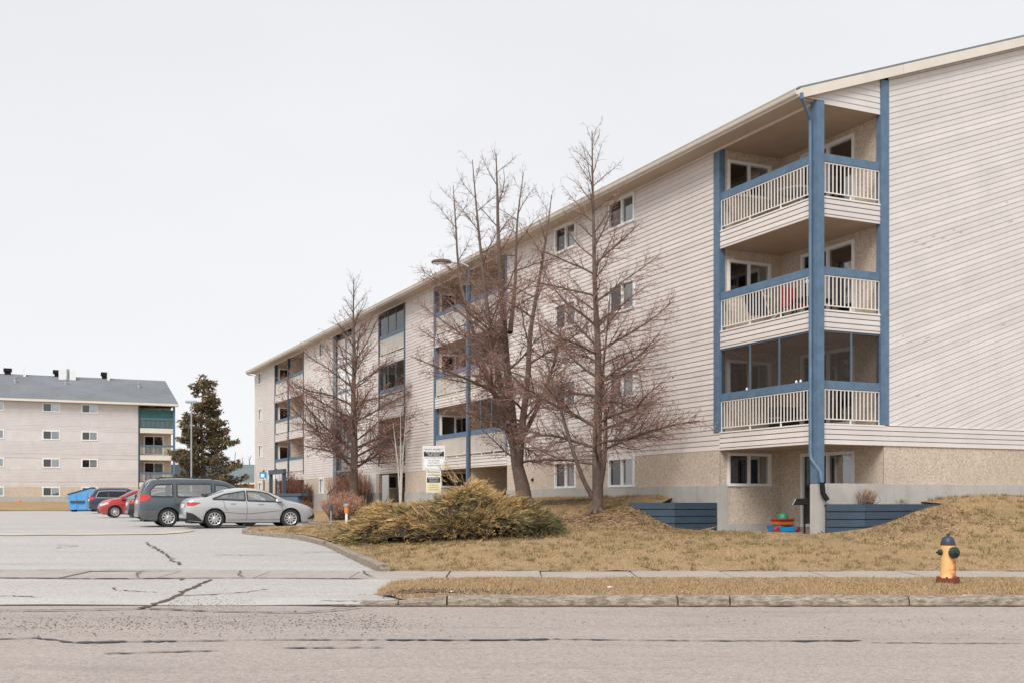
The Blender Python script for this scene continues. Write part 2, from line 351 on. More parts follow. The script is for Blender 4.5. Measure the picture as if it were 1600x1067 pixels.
def sheet(name, poly, hf, mat, step=1.0, jit=.0, edge=None):
    P = kink(list(poly) + [poly[0]], edge or step)[:-1]; A = np.array(P)
    x0, y0 = A.min(0); x1, y1 = A.max(0)
    gx, gy = np.meshgrid(np.arange(x0 + step * .5, x1, step), np.arange(y0 + step * .5, y1, step)); gx = gx.ravel(); gy = gy.ravel()
    gx = gx + RNG.uniform(-jit, jit, len(gx)) * step; gy = gy + RNG.uniform(-jit, jit, len(gy)) * step
    k = inpoly(P, gx, gy)
    pts = [Vector(p) for p in P] + [Vector((a, b)) for a, b in zip(gx[k], gy[k])]
    ed = [(i, (i + 1) % len(P)) for i in range(len(P))]
    v, e, f, *_ = delaunay_2d_cdt(pts, ed, [], 1, 1e-5)
    mb = MB(); mb.v = [(p.x, p.y, hf(p.x, p.y)) for p in v]; mb.f = [tuple(q) for q in f]
    o = mb.build(name, mat, smooth='all'); 
    me = o.data
    if me.polygons and sum(p.normal.z for p in me.polygons) < 0: me.flip_normals()
    return o
mb = MB()
gxs = [-900, -300, -120, -60, -30, -14, 0, 15, 40, 100, 300, 900]; gys = [-300, -60, -10, 10, 17, 22.6, 30, 39.5, 60, 80, 100, 130, 160, 300, 900, 1500]
for y in gys:
    for x in gxs: mb.v.append((x, y, hlot(y) - .13))
n = len(gxs)
for j in range(len(gys) - 1):
    for i in range(n - 1): mb.f.append((j * n + i, j * n + i + 1, (j + 1) * n + i + 1, (j + 1) * n + i))
tag(mb.build('ground', 'farground', smooth='all'), kind='structure')
road = tag(sheet('road', [(-120, -14), (120, -14), (120, 17.02), (-120, 17.02)], lambda x, y: .012 * math.sin(x * .31 + y * .7) * (1 if y < 16.8 else 0) - .008, 'road', 2.2), 'grey worn asphalt street along the bottom of the picture', kind='structure')
# driveway apron, sidewalk slabs, parking lot
apr = [(-30, 17.0), (-2.7, 17.0), (-1.9, 17.02), (-1.2, 17.3), (-1.2, 21.0), (-30, 21.0)]
hapr = lambda x, y: float(np.interp(y, [17, 17.5, 21], [.005, .03, .125])) + .008 * math.sin(x * 1.3 + y)
apron = tag(sheet('driveway_apron', apr, hapr, 'apron', .5), 'pale cracked driveway apron between street and sidewalk', kind='structure')
KL = [tr(17.2, -9.9), tr(15.2, -10.35), tr(12.2, -9.55), tr(9, -9.55), tr(6, -9.9), tr(3, -10.3), tr(.95, -10.55), tr(.62, -10.6)]
KLs = smooth_line(KL, 8)                      # left kerb of the lawn, far end first
bedline = [tr(16.7, -6.3), tr(70, -6.3)]
lotp = [(-30, 22.6), (KL[-1][0] + .1, 22.6)] + [(x + .05, y) for x, y in KLs[::-1]] + [tr(17.1, -9.0), tr(16.6, -6.3), tr(70, -6.3), (2.0, 101), (-120, 101), (-120, 60), (-60, 40)]
lot = tag(sheet('parking_lot', lotp, lambda x, y: hlot(y) + .012 * math.sin(x * .5) * math.sin(y * .37), 'lot', 1.4), 'pale grey asphalt car park', kind='structure')
sw = bpy.data.objects.new('sidewalk', None); COL.objects.link(sw); tag(sw, 'concrete sidewalk of square slabs crossing the picture', kind='structure')
for i in range(-16, 22):
    x0 = -1.26 + i * 1.83; b = MB(); dz = random.uniform(-.008, .008); tl = random.uniform(-.006, .006)
    dr = x0 < -2.6; zb = (.128, .158) if not dr else (.126, .157)
    a, c = x0 + .012, x0 + 1.83 - .012
    b.hexa([(a, 21.0, 0), (c, 21.0, 0), (c, 22.58, 0), (a, 22.58, 0), (a, 21.0, zb[0] + dz + tl + .012), (c, 21.0, zb[0] + dz - tl + .012), (c, 22.58, zb[1] + dz - tl + .012), (a, 22.58, zb[1] + dz + tl + .012)])
    b.build('slab', 'slab', sw, bevel=.008)
# street kerb: cast lengths with broken edges
kb = bpy.data.objects.new('street_kerb', None); COL.objects.link(kb); tag(kb, 'weathered concrete kerb along the verge', kind='structure')
def kerb_piece(x0, x1, z0a, z0b, parent):
    b = MB(); n = max(6, int((x1 - x0) / .07)); prof = [(17.0, -.05), (17.005, .06), (17.03, .115), (17.09, .135), (17.24, .138), (17.27, .08), (17.27, -.05)]
    rows = []
    for i in range(n + 1):
        x = x0 + (x1 - x0) * i / n; f = (z0a + (z0b - z0a) * i / n); ch = ch * .6 + random.gauss(0, .009) if i else 0; ch2 = (ch2 * .55 - abs(random.gauss(0, .022)) * (random.random() < .28)) if i else 0
        row = []
        for k, (y, z) in enumerate(prof):
            zz = z if z < 0 else z * f + random.gauss(0, .004); yy = y + (random.gauss(0, .008) if 0 < k < 5 else 0)
            if k in (2, 3): zz += ch + ch2; yy -= ch2 * .6
            row.append((x, yy, zz))
        rows.append(row)
    for r in rows: b.v += r
    m = len(prof)
    for i in range(n):
        for k in range(m - 1): b.f.append((i * m + k, (i + 1) * m + k, (i + 1) * m + k + 1, i * m + k + 1))
    b.f.append(tuple(range(m))); b.f.append(tuple(n * m + k for k in reversed(range(m))))
    b.build('kerb_stone', 'kerb', parent, smooth=True)
xs = [-2.6, -1.75, -1.0, 2.55, 3.35, 6.1, 8.35, 9.6, 12.5, 15.5, 18.5, 24, 30]
for i, (a, c) in enumerate(zip(xs, xs[1:])): kerb_piece(a + .012, c - .012, .12 if i == 0 else (.45 if i == 1 else 1), .45 if i == 0 else 1, kb)
# verge and lawn
def hverge(x, y):
    z = hverge0(x, y)
    if x < -1.0:
        a = hapr(x, y) - .015; t = min(1, max(0, (x + 2.55) / 1.0)); u = max(min(1, max(0, (y - 17.3) / .45)), min(1, max(0, (x + 1.75) / .6))); z = a + (z - a) * min(t, u)
    return z
def hverge0(x, y): return float(np.interp(y, [17.2, 17.6, 19, 21.05], [.115, .128, .145, .128])) * float(np.interp(x, [-2.65, -2.1, -1.0], [.55, .86, 1])) + .008 * math.sin(x * 2.1 + y) * (x > -2.4) + .007 * math.sin(x * 5.3) * math.sin(y * 4.1) * (x > -2.4)
vp = [(-2.5, 21.03), (-2.62, 20.4), (-2.38, 19.9), (-2.52, 19.3), (-2.2, 18.8), (-2.3, 18.3), (-1.95, 17.85), (-1.8, 17.5), (-1.5, 17.25), (60, 17.25), (60, 21.03)]
verge = tag(sheet('verge', vp, hverge, 'verge', .3, .2), 'strip of dry grass between kerb and sidewalk', kind='structure')
# retaining walls' lines (needed by the lawn)
pierL = tr(3.92, -.02); WL1 = pierL; WL2 = (pierL[0] - .906 * 1.39, pierL[1] - .4236 * 1.39); WL3 = (WL2[0] - 1.20, WL2[1] + .30)
WR1 = (7.44, 26.22); WR2 = (8.36, 26.15); WR3 = (WR2[0] + .9058 * 2.55, WR2[1] + .4236 * 2.55)
CP = [(x, 22.6, .165) for x in (-2.6, -1, 1, 3, 5, 7, 9, 11, 14, 18, 24)]
CP += [(x, 24.2, .52) for x in (0, 3, 6, 9)] + [(12, 24.0, .55), (16, 24, .6), (22, 25, .8)]
CP += [(*tr(t, -9.8), hlot(tr(t, -9.8)[1]) + .13) for t in (2, 5, 8, 11, 14, 16.5)]
CP += [(*tr(t, -6.25), .78 if t > 17 else .85) for t in (16.8, 20, 26, 34, 42, 52, 64)]
CP += [(*tr(t, -.5), .80) for t in (.2, 1.5, 2.8, 3.8)] + [(*tr(1, -1.6), .78), (7.9, 25.9, .82), (8.5, 25.7, .84)]
CP += [(WL2[0], WL2[1] - .1, .82), (WL1[0] - .5, WL1[1] - .3, .81), ((WL2[0] + WL3[0]) / 2, (WL2[1] + WL3[1]) / 2 - .1, 1.12), (WL3[0], WL3[1] - .05, 1.50)]
CP += [(1.2, 27.6, .90), (2.6, 27.9, .90), (3.9, 28.2, .84), (2.29, 30, 1.22), (1.0, 30.5, 1.2), (.4, 33, 1.42), (-1.0, 29.0, .95), (-2.4, 30, .92), (-.5, 25.3, .68), (3, 25.8, .70)]
CP += [(*tr(t, -.05), 1.74) for t in (6.4, 8, 11, 14)] + [(*tr(17, -.05), 1.66), (*tr(21, -.05), 1.55), (*tr(26, -.05), 1.6), (*tr(31, -.05), 1.5), (*tr(36, -.05), 1.2), (*tr(44, -.05), 1.05), (*tr(54, -.05), 1.2), (*tr(66, -.05), 1.2)]
CP += [(9.2, 26.0, 1.02), (9.9, 26.6, 1.30), (WR3[0], WR3[1] - .1, 1.52), (11.9, 26.2, 1.1), (12.4, 27.6, 1.55), (13.5, 29.0, 1.70), (17, 29, 1.55), (20, 32, 1.72), (24, 33.6, 1.74), (11.6, 25, .86), (15, 26, 1.0)]
CP = np.array(CP); _n = len(CP)
def _U(r): return np.where(r > 1e-9, r * r * np.log(r + 1e-12), 0)
_D = np.linalg.norm(CP[:, None, :2] - CP[None, :, :2], axis=2); _A = np.zeros((_n + 3, _n + 3)); _A[:_n, :_n] = _U(_D) + .15 * np.eye(_n)
_A[:_n, _n] = 1; _A[:_n, _n + 1:] = CP[:, :2]; _A[_n:, :_n] = _A[:_n, _n:].T
_w = np.linalg.solve(_A, np.concatenate([CP[:, 2], np.zeros(3)]))
def hl_arr(x, y):
    x = np.atleast_1d(x); y = np.atleast_1d(y)
    d = np.hypot(x[:, None] - CP[None, :, 0], y[:, None] - CP[None, :, 1]); return _U(d) @ _w[:_n] + _w[_n] + _w[_n + 1] * x + _w[_n + 2] * y
def hlawn(x, y): return float(hl_arr(x, y)[0]) + .012 * math.sin(x * 3.1 + y * 1.7) + .010 * math.sin(x * 7.1 - y * 5.3) + .008 * math.sin(x * 13 + 2) * math.sin(y * 11)
lawnp = [(-2.45, 22.6), (40, 22.6), (40, 34), tr(0, 36) if False else (30, 36.9), tr(0, 18.05), tr(0, 2.9 + .3), WR3, WR2, WR1, tr(-.04, .02), tr(0, -.35), tr(3.9, -.35), (WL1[0], WL1[1]), WL2, WL3, tr(6.2, -.0)] + [tr(17.6, 0), tr(17.6, 1.2), tr(25.3, 1.2), tr(25.3, 0), tr(62.5, 0), tr(66, 0), tr(66, -6.2), tr(16.65, -6.2), tr(17.15, -8.9)] + [(x + .06, y) for x, y in KLs]
lawn = tag(sheet('lawn', lawnp, hlawn, 'lawn', .55, .25, .5), 'sloping lawn of dormant yellow grass before the apartment block', kind='structure')
# planter beds behind the two timber walls
tag(sheet('planter_bed', [(WL1[0], WL1[1]), tr(6.2, 0), WL3, WL2], lambda x, y: 1.50 + .05 * math.sin(x * 5) * math.sin(y * 4), 'soil', .3), kind='structure')
tag(sheet('planter_bed', [WR1, tr(.02, .12), tr(0, 3.2), WR3, WR2], lambda x, y: 1.48 + .05 * math.sin(x * 5) * math.sin(y * 4), 'soil', .3), kind='structure')
tag(sheet('lawn_far', [(-120, 96), (-38, 96), (-33, 101), (2, 101), tr(66, -6.2), tr(66, 0), (40, 101), (60, 140), (-120, 140)], lambda x, y: hlot(y) + .05 + min(.72, .115 * max(0, y - 96)) * float(np.interp(x, [-32, -24], [1, .25])), 'lawn', 2), 'dry grass in front of the far apartment block', kind='structure')
# kerb of the lawn island and of the entrance bed
def sweep_kerb(name, line, hf, parent, w=.17, h=.13):
    line = [np.array(p) for p in line]; b = MB(); prof = [(-.5, -.08), (-.5, .8), (-.36, 1), (.36, 1), (.5, .85), (.5, -.08)]; m = len(prof)
    for i, p in enumerate(line):
        d = line[min(i + 1, len(line) - 1)] - line[max(0, i - 1)]; d /= np.linalg.norm(d); q = np.array((d[1], -d[0])); z = hf(*p)
        for (a, c) in prof: r = p + q * a * w; b.v.append((r[0] + random.gauss(0, .004), r[1], z + c * h + random.gauss(0, .004)))
    n = len(line)
    for i in range(n - 1):
        for k in range(m - 1): b.f.append((i * m + k, (i + 1) * m + k, (i + 1) * m + k + 1, i * m + k + 1))
    b.f.append(tuple(range(m))); b.f.append(tuple((n - 1) * m + k for k in range(m)))
    return b.build(name, 'kerb', parent, smooth=True)
ik = bpy.data.objects.new('lawn_kerb', None); COL.objects.link(ik); tag(ik, 'low curved concrete kerb along the lawn and car park', kind='structure')
cut = len(KLs) // 2 - 2
sweep_kerb('kerb_stone', KLs[:cut], lambda x, y: hlot(y) - .0, ik, .19, .14); sweep_kerb('kerb_stone', KLs[cut:], lambda x, y: hlot(y), ik, .21, .15)
sweep_kerb('kerb_stone', smooth_line([KL[0], tr(17.45, -9.4), tr(17.2, -8.6), tr(16.8, -7.2), tr(16.7, -6.4)], 5), lambda x, y: hlot(y), ik, .17, .12)
for a in range(17, 66, 7): sweep_kerb('kerb_stone', kink([tr(a, -6.25), tr(a + 6.96, -6.25)], 1), lambda x, y: hlot(y), ik, .17, .13)
# cracks, sealed joints, gutter strip: flat marks on the paving
def ribbon(name, pts, w, mat, parent, hf, dz=.005, jit=.02, step=.12, wj=.5):
    P = kink(pts, step); b = MB(); n = len(P)
    for i, p in enumerate(P):
        a = np.array(P[max(0, i - 1)]); c = np.array(P[min(n - 1, i + 1)]); d = c - a; d = d / (np.linalg.norm(d) + 1e-9); q = np.array((-d[1], d[0]))
        k = np.array(p) + q * random.gauss(0, jit); ww = w * (1 + random.uniform(-wj, wj)) * (.15 if i in (0, n - 1) else 1)
        for s in (-.5, .5): r = k + q * s * ww; b.v.append((r[0], r[1], hf(r[0], r[1]) + dz))
    for i in range(n - 1): b.f.append((2 * i, 2 * i + 1, 2 * i + 3, 2 * i + 2))
    return b.build(name, mat, parent, recalc=True)
def gx(px, py, z=0): D = FPX * (EYE - z) / (py - HY); return ((px - CX) / FPX * D, D)
hz = lambda x, y: .012 * math.sin(x * .31 + y * .7) * (1 if y < 16.8 else 0) - .008
for seg, w_, mt in (([gx(115, 1004), gx(180, 1003), gx(280, 1002)], .11, 'tar'), ([gx(280, 1002), gx(430, 1000), gx(600, 1000)], .05, 'tar'), ([gx(600, 1000), gx(770, 1000), gx(860, 998)], .085, 'tar'), ([gx(860, 998), gx(1100, 1000), gx(1350, 999)], .045, 'tar'),
                    ([gx(160, 1021), gx(345, 1017)], .04, 'tar'), ([gx(440, 1013), gx(600, 1012)], .05, 'tar'), ([gx(1220, 1000), gx(1345, 999)], .08, 'tar'), ([gx(1360, 1002), gx(1600, 1003)], .035, 'tar'), ([gx(-60, 1000), gx(60, 997), gx(115, 1004)], .045, 'tar')):
    ribbon('sealed_crack', seg, w_, mt, road, hz, .010, .014, .07, .85)
D_ = lambda px, py: gx(px, py, .06)
for seg, w_ in (([D_(-30, 947), D_(60, 948), D_(140, 947), D_(230, 944), D_(330, 948)], .07), ([D_(215, 945), D_(260, 934), D_(300, 920), D_(330, 910)], .09), ([D_(282, 911), D_(300, 904)], .08), ([D_(330, 948), D_(480, 950), D_(570, 942)], .05)):
    ribbon('open_crack', seg, w_, 'crack', apron, hapr, .008, .02)
hl_ = lambda x, y: hlot(y) + .012 * math.sin(x * .5) * math.sin(y * .37)
G_ = lambda px, py, z=.45: gx(px, py, z)
ribbon('open_crack', [gx(283, 883, .2), gx(265, 866, .33), gx(245, 850, .45), gx(228, 840, .53)], .05, 'crack', lot, hl_, .02, .05)
ribbon('edge_joint', [(-14, 22.64), (-2.7, 22.64)], .05, 'crack', lot, hl_, .02, .012)
ribbon('gutter_strip', [(-60, 33.5), (-17, 35.4), tr(16.6, -13.0), tr(18.0, -11.6)], .85, 'strip', lot, hl_, .02, .01, .6, .25)
ribbon('gutter_strip', [(-110, 92), (-60, 94), (-38, 95.5)], .8, 'strip', lot, hl_, .02, .02, 1, .2)
for dx in (-2.6, -5.1, -7.1, -10):
    ribbon('open_crack', [(dx, 21.02), (dx - .3, 21.8), (dx - .42, 22.55)], .03, 'crack', sw, lambda x, y: .155 + .019 * (y - 21), .006, .02)
ribbon('open_crack', [(-13, 21.0), (-7, 20.98), (-5.3, 20.99), (-2.75, 20.98)], .05, 'crack', apron, hapr, .022, .012)
# loose gravel swept into the gutter line and muddy spots
def pebble_field(name, pts, parent=None):
    V = []; F = []; C = []
    for (x, y, z, r, c) in pts:
        k = len(V); a = random.random() * 6.28
        for i in range(4): V.append((x + r * math.cos(a + i * 1.57) * random.uniform(.7, 1.2), y + r * math.sin(a + i * 1.57) * random.uniform(.7, 1.2), z + r * .2))
        V.append((x, y, z + r * random.uniform(.5, .9))); C += [c] * 5
        for i in range(4): F.append((k + i, k + (i + 1) % 4, k + 4))
    return soup(name, V, F, np.array(C), 'stone', parent)
P = []
for i in range(4200):
    px = random.uniform(-40, 620) if random.random() < .62 else random.uniform(500, 1640)
    py = random.gauss(976 - .012 * px, 8) if px < 620 else random.gauss(972, 7)
    if random.random() < .25: py = random.uniform(950, 995)
    if px > 700 and random.random() < .7: continue
    x, y = gx(px, py); g = random.uniform(.05, .30); P.append((x, y, hz(x, y), abs(random.gauss(.006, .005)) + .003, (g, g * .85, g * .72)))
for i in range(500):
    px = random.uniform(260, 400); py = random.gauss(940, 5); x, y = gx(px, py, .03); g = random.uniform(.1, .3); P.append((x, y, hapr(x, y), random.uniform(.006, .014), (g, g * .85, g * .7)))
tag(pebble_field('loose_gravel', P), 'loose gravel scattered along the street edge', 'gravel', kind='stuff')
# grass blades over lawn and verge
def scatter(poly, n, hf, hgt, seed):
    r = np.random.default_rng(seed); A = np.array(poly); x = r.uniform(max(A[:, 0].min(), -14), min(A[:, 0].max(), 17), n); y = r.uniform(A[:, 1].min(), min(A[:, 1].max(), 46), n)
    k = inpoly(poly, x, y); x = x[k]; y = y[k]; return x, y
V = []; F = []
def add_blades(x, y, z, hgt, seed):
    r = np.random.default_rng(seed); n = len(x); a = r.uniform(0, 6.283, n); h = hgt * r.uniform(.4, 1.25, n); wd = r.uniform(.006, .014, n); ln = r.uniform(0, 1.1, n) * h; la = r.uniform(0, 6.283, n)
    p0 = np.stack([x + np.cos(a) * wd, y + np.sin(a) * wd, z - .01], 1); p1 = np.stack([x - np.cos(a) * wd, y - np.sin(a) * wd, z - .01], 1)
    p2 = np.stack([x + np.cos(la) * ln, y + np.sin(la) * ln, z + h], 1); b = len(V) * 0
    return np.stack([p0, p1, p2], 1).reshape(-1, 3)
x, y = scatter(lawnp, 260000, None, 0, 3); keep = RNG.random(len(x)) < np.clip(1.6 - (y - 22) / 14, .12, 1); x, y = x[keep], y[keep]
zz = np.concatenate([hl_arr(x[i:i + 4000], y[i:i + 4000]) for i in range(0, len(x), 4000)])
B = add_blades(x, y, zz, .038, 5); tag(soup('lawn_grass', B, np.arange(len(B)).reshape(-1, 3), None, 'blade'), 'short dry grass blades covering the sloping lawn', 'grass', kind='stuff')
x, y = scatter(vp, 260000, None, 0, 4); k = (x < 14); x, y = x[k], y[k]; bare = np.sin(x * 1.7) + np.sin(y * 5 + x * 3) + RNG.normal(0, .8, len(x)) - (18.3 - y) * 1.2
k = (bare > -1.2) & ~(inpoly([(-2.0, 18.05), (-1.75, 17.72), (-.9, 17.70), (.2, 17.95), (-.7, 18.12), (-1.0, 18.4), (-1.7, 18.45)], x, y) & (RNG.random(len(x)) < .93)) & (y > 17.36 + RNG.random(len(x)) * .12) & (x > -2.35 + RNG.random(len(x)) * .3); x, y = x[k], y[k]; zz = np.array([hverge(a, b) for a, b in zip(x, y)])
B = add_blades(x, y, zz, .032, 6); tag(soup('verge_grass', B, np.arange(len(B)).reshape(-1, 3), None, 'blade_v'), 'short dry grass blades on the roadside verge', 'grass', kind='stuff')
# mud, gutter dirt and litter
M['mud'] = plain('wet_mud', (.16, .115, .085), .9, .5, 9, bmp=.9)
tag(sheet('mud_patch', smooth_line([(-2.0, 18.05), (-1.75, 17.72), (-1.3, 17.80), (-.9, 17.70), (-.35, 17.9), (.2, 17.95), (-.3, 18.15), (-.7, 18.12), (-1.0, 18.4), (-1.4, 18.3), (-1.7, 18.45), (-2.0, 18.05)], 4)[:-1], lambda x, y: hverge(x, y) + .012, 'mud', .2, .2), 'dark muddy patch at the driveway corner of the verge', kind='structure')
ribbon('gutter_dirt', [(-3.2, 16.93), (2, 16.90), (6, 16.92), (11, 16.9), (16, 16.92), (30, 16.92)], .16, 'crack', road, hz, .008, .02, .2, .6)
for px, py, s_ in ((953, 917, .055), (706, 922, .03)):
    x, y = gx(px, py, .16); b_ = MB(); b_.prism([(-1, -.5), (.2, -.7), (1, -.1), (.6, .6), (-.6, .5)], lambda p: (p[0] * s_, p[1] * s_, 0), lambda p: (p[0] * s_ * .8, p[1] * s_ * .8, s_ * .35)); o = b_.build('paper_litter', 'white'); o.location = (x, y, hverge(x, y) + .02)
    tag(o, {953: 'crumpled white litter on the verge, largest scrap', 706: 'small white scrap beside the muddy patch'}[px], 'litter', 'litter on the verge')

# tufts and bare scrapes break up the lawn
r_ = np.random.default_rng(77); x, y = scatter(lawnp, 9000, None, 0, 12); k = (y < 36); x, y = x[k], y[k]; nn = 14
X2 = np.repeat(x, nn) + r_.normal(0, .05, len(x) * nn); Y2 = np.repeat(y, nn) + r_.normal(0, .05, len(x) * nn)
k = inpoly(lawnp, X2, Y2); X2, Y2 = X2[k], Y2[k]; zz = np.concatenate([hl_arr(X2[i:i + 4000], Y2[i:i + 4000]) for i in range(0, len(X2), 4000)])
M['tuft'] = grass('grass_tufts', (.50, .36, .19), (.36, .26, .14), (.20, .20, .08), (.24, .15, .09), 1.2, .50)
B = add_blades(X2, Y2, zz, .075, 13); tag(soup('grass_tufts', B, np.arange(len(B)).reshape(-1, 3), None, 'tuft'), 'uneven taller tufts of grass in the lawn', 'grass', kind='stuff')

P = []
for i in range(900):
    x = random.uniform(-2.1, .3); y = random.gauss(18.0, .17); g = random.uniform(.05, .16); P.append((x, y, hverge(x, y) + .005, random.uniform(.008, .04), (g * 1.15, g * .85, g * .62)))
for i in range(1500):
    x = random.uniform(-2.4, 16); y = random.gauss(17.36, .07); g = random.uniform(.12, .34); P.append((x, y, max(hverge(x, y), .12) + .006, random.uniform(.006, .022), (g * 1.1, g * .85, g * .62)))
for i in range(1400):
    x = random.uniform(-3, 16); y = 16.96 - abs(random.gauss(0, .10)); g = random.uniform(.10, .30); P.append((x, y, hz(x, y) + .004, random.uniform(.004, .015), (g * 1.1, g * .88, g * .68)))
tag(pebble_field('soil_clods', P), 'clods and grit along the kerb and on the muddy patch', 'soil', kind='stuff')
x, y = scatter(vp, 24000, None, 0, 14); k = (x < 14) & (x > -1.6) & (y > 17.5); x, y = x[k][:2600], y[k][:2600]; X2 = np.repeat(x, nn) + r_.normal(0, .05, len(x) * nn); Y2 = np.repeat(y, nn) + r_.normal(0, .05, len(x) * nn); k = (Y2 > 17.35) & (Y2 < 21); X2, Y2 = X2[k], Y2[k]
B = add_blades(X2, Y2, np.array([hverge(a, b) for a, b in zip(X2, Y2)]), .06, 15); tag(soup('verge_tufts', B, np.arange(len(B)).reshape(-1, 3), None, 'blade_v'), 'uneven tufts of dry grass on the verge', 'grass', kind='stuff')

P = []
for i in range(2600):
    a = random.random() * 6.28; q = math.sqrt(random.random()); x = 1.35 + q * 1.0 * math.cos(a); y = 33.6 + q * .9 * math.sin(a)
    if inpoly(lawnp, np.array([x]), np.array([y]))[0]: g = random.uniform(.03, .13); P.append((x, y, hlawn(x, y) + .01, random.uniform(.015, .05), (g * 1.3, g * .85, g * .7)))
tag(pebble_field('bark_mulch', P), 'dark mulch on the slope right of the broad bare tree', 'mulch', kind='stuff')

rk = random.Random(41)
for (px, py, z, n_, par, hf, w_) in [(60, 930, .08, 7, apron, hapr, .035), (420, 918, .1, 6, apron, hapr, .04), (180, 915, .1, 5, apron, hapr, .03), (500, 935, .06, 5, apron, hapr, .03), (330, 862, .35, 6, lot, hl_, .035), (90, 850, .45, 7, lot, hl_, .04), (470, 860, .36, 5, lot, hl_, .035)]:
    x, y = gx(px, py, z); a = rk.uniform(0, 6.28); pts = [(x, y)]
    for i in range(n_): a += rk.gauss(0, .55); x += math.cos(a) * .32; y += math.sin(a) * .26; pts.append((x, y))
    if all((17.1 < q[1] < 20.9 if par is apron else (22.8 < q[1] if par is lot else q[1] < 16.8)) for q in pts): ribbon('open_crack', pts, w_, 'crack', par, hf, .016 if par is lot else .009, .02, .07, .8)
# ------------------------------------------------------------------ long apartment block (local x = depth s, local y = along the long facade t)
RZ = math.atan2(RD[1], RD[0])
BLD = thing('apartment_building', (P0[0], P0[1], 0), RZ, 'long four storey apartment block with beige siding, blue balcony posts and corner balconies', 'building')
DEP, LEN, BD = 18.0, 62.5, 2.06
FT = [3.457, 6.165, 8.87]; FB = [2.965, 5.685, 8.39]       # tops and bottoms of balcony edges
EAVE = 11.09; ZS = 2.97; ZC = 2.02; ZG = .3; CE = .14
FL = Fr((0, 0), (0, 1), (-1, 0)); FG = Fr((0, 0), (1, 0), (0, -1))
BAL = [(0, 3.9), (17.6, 25.25), (29.2, 33.1), (48.3, 56.2)]
STAIR = (37.6, 41.5)
WALLS = [(3.9, 17.6), (25.25, 29.2), (33.1, 37.6), (41.5, 48.3), (56.2, 62.5)]
WZ = [(2.03, 2.965), (4.79, 5.72), (7.48, 8.41), (10.16, 11.07)]
WINS = {0: [(8.28, 9.86), (12.05, 13.6)], 1: [], 2: [], 3: [(43.6, 44.6)], 4: [(60.3, 61.6)]}
def window(F, u0, u1, z0, z1, n=0.0, style=0, trim=.075, name='window', fm='white', parent=BLD, split=.5):
    b = MB(); t = trim; nn = n + .035
    F.box(b, u0, u1, n - .12, nn, z0, z0 + t); F.box(b, u0, u1, n - .12, nn, z1 - t, z1)
    F.box(b, u0, u0 + t, n - .12, nn - .002, z0 + t, z1 - t); F.box(b, u1 - t, u1, n - .12, nn - .002, z0 + t, z1 - t)
    w_ = b.build(name, fm, parent)
    um = u0 + (u1 - u0) * split; b = MB(); F.box(b, um - .03, um + .03, n - .10, n + .015, z0 + t, z1 - t); b.build('mullion', fm, w_)
    mir = F.U.y > .5
    b = MB(); F.box(b, um - .026, u1 - t, n - .045, n - .04, z0 + t, z1 - t)
    b.build('pane', 'screenpane' if mir else 'glass', w_)
    b = MB(); F.box(b, u0 + t, um + .026, n - .065, n - .06, z0 + t, z1 - t)
    b.build('pane', 'glass' if mir else 'screenpane', w_)
    if style >= 0:
        cm = ['curtain', 'curtain_w', 'curtain_d', 'curtain', 'curtain_g'][style]; b = MB(); nf = 26
        c0, c1 = [(u0 + .02, um - .02), (u0 + .02, u1 - .02), (u0, u1), (um, u1), (u0, u1)][style]
        if mir and style in (0, 3): c0, c1 = u0 + u1 - c1, u0 + u1 - c0
        for i in range(nf):
            a = c0 + (c1 - c0) * i / nf; d = c0 + (c1 - c0) * (i + 1) / nf; na = n - .085 - .03 * (i % 2); nb = n - .085 - .03 * ((i + 1) % 2)
            b.quad(F.p(a, na, z0), F.p(d, nb, z0), F.p(d, nb, z1), F.p(a, na, z1))
        b.build('curtain', cm, w_)
    return w_
# backing walls and foundation
for wi, (t0, t1) in enumerate(WALLS):
    holes = [(a, c, z0, z1) for (a, c) in WINS[wi] for (z0, z1) in WZ]
    if wi == 3: holes.append((46.0, 47.2, .95, 2.95))
    b = MB(); FL.wall(b, t0, t1, ZS, EAVE, [h for h in holes if h[2] > ZS - .3 and h[3] > 3], 0); b.build('wall_backing', 'siding', BLD)
    b = MB(); FL.wall(b, t0, t1, ZC, ZS, [h for h in holes if h[3] < 3 and h[2] > 1.5], .012); b.build('stucco_wall', 'stucco', BLD)
    b = MB(); FL.box(b, t0, t1, -.2, .05, ZG, ZC); b.build('foundation', 'concrete', BLD, bevel=.01)
    for k, (a, c) in enumerate(WINS[wi]):
        for f, (z0, z1) in enumerate(WZ): window(FL, a, c, z0, z1, .014 if f else .02, [[3, 1], [3, 1], [0, 3], [3, 0]][f][k % 2] if wi == 0 else (f + k) % 4)
# gable end
b = MB(); b.prism([(BD, ZS), (DEP, ZS), (DEP, EAVE + .1), (DEP / 2, EAVE + .34 * 9.3), (BD, EAVE + .34 * BD)], lambda p: (p[0], .001, p[1]), lambda p: (p[0], .12, p[1])); b.build('wall_backing', 'siding_w', BLD)
b = MB(); FG.wall(b, BD, DEP, ZC, ZS, (), .012); b.build('stucco_wall', 'stucco', BLD)
b = MB(); FG.box(b, .24, DEP, -.2, .06, ZG, ZC); b.build('foundation', 'concrete', BLD, bevel=.012)
b = MB(); b.box(0.2, .34, 0, 0.01, 0, .01)
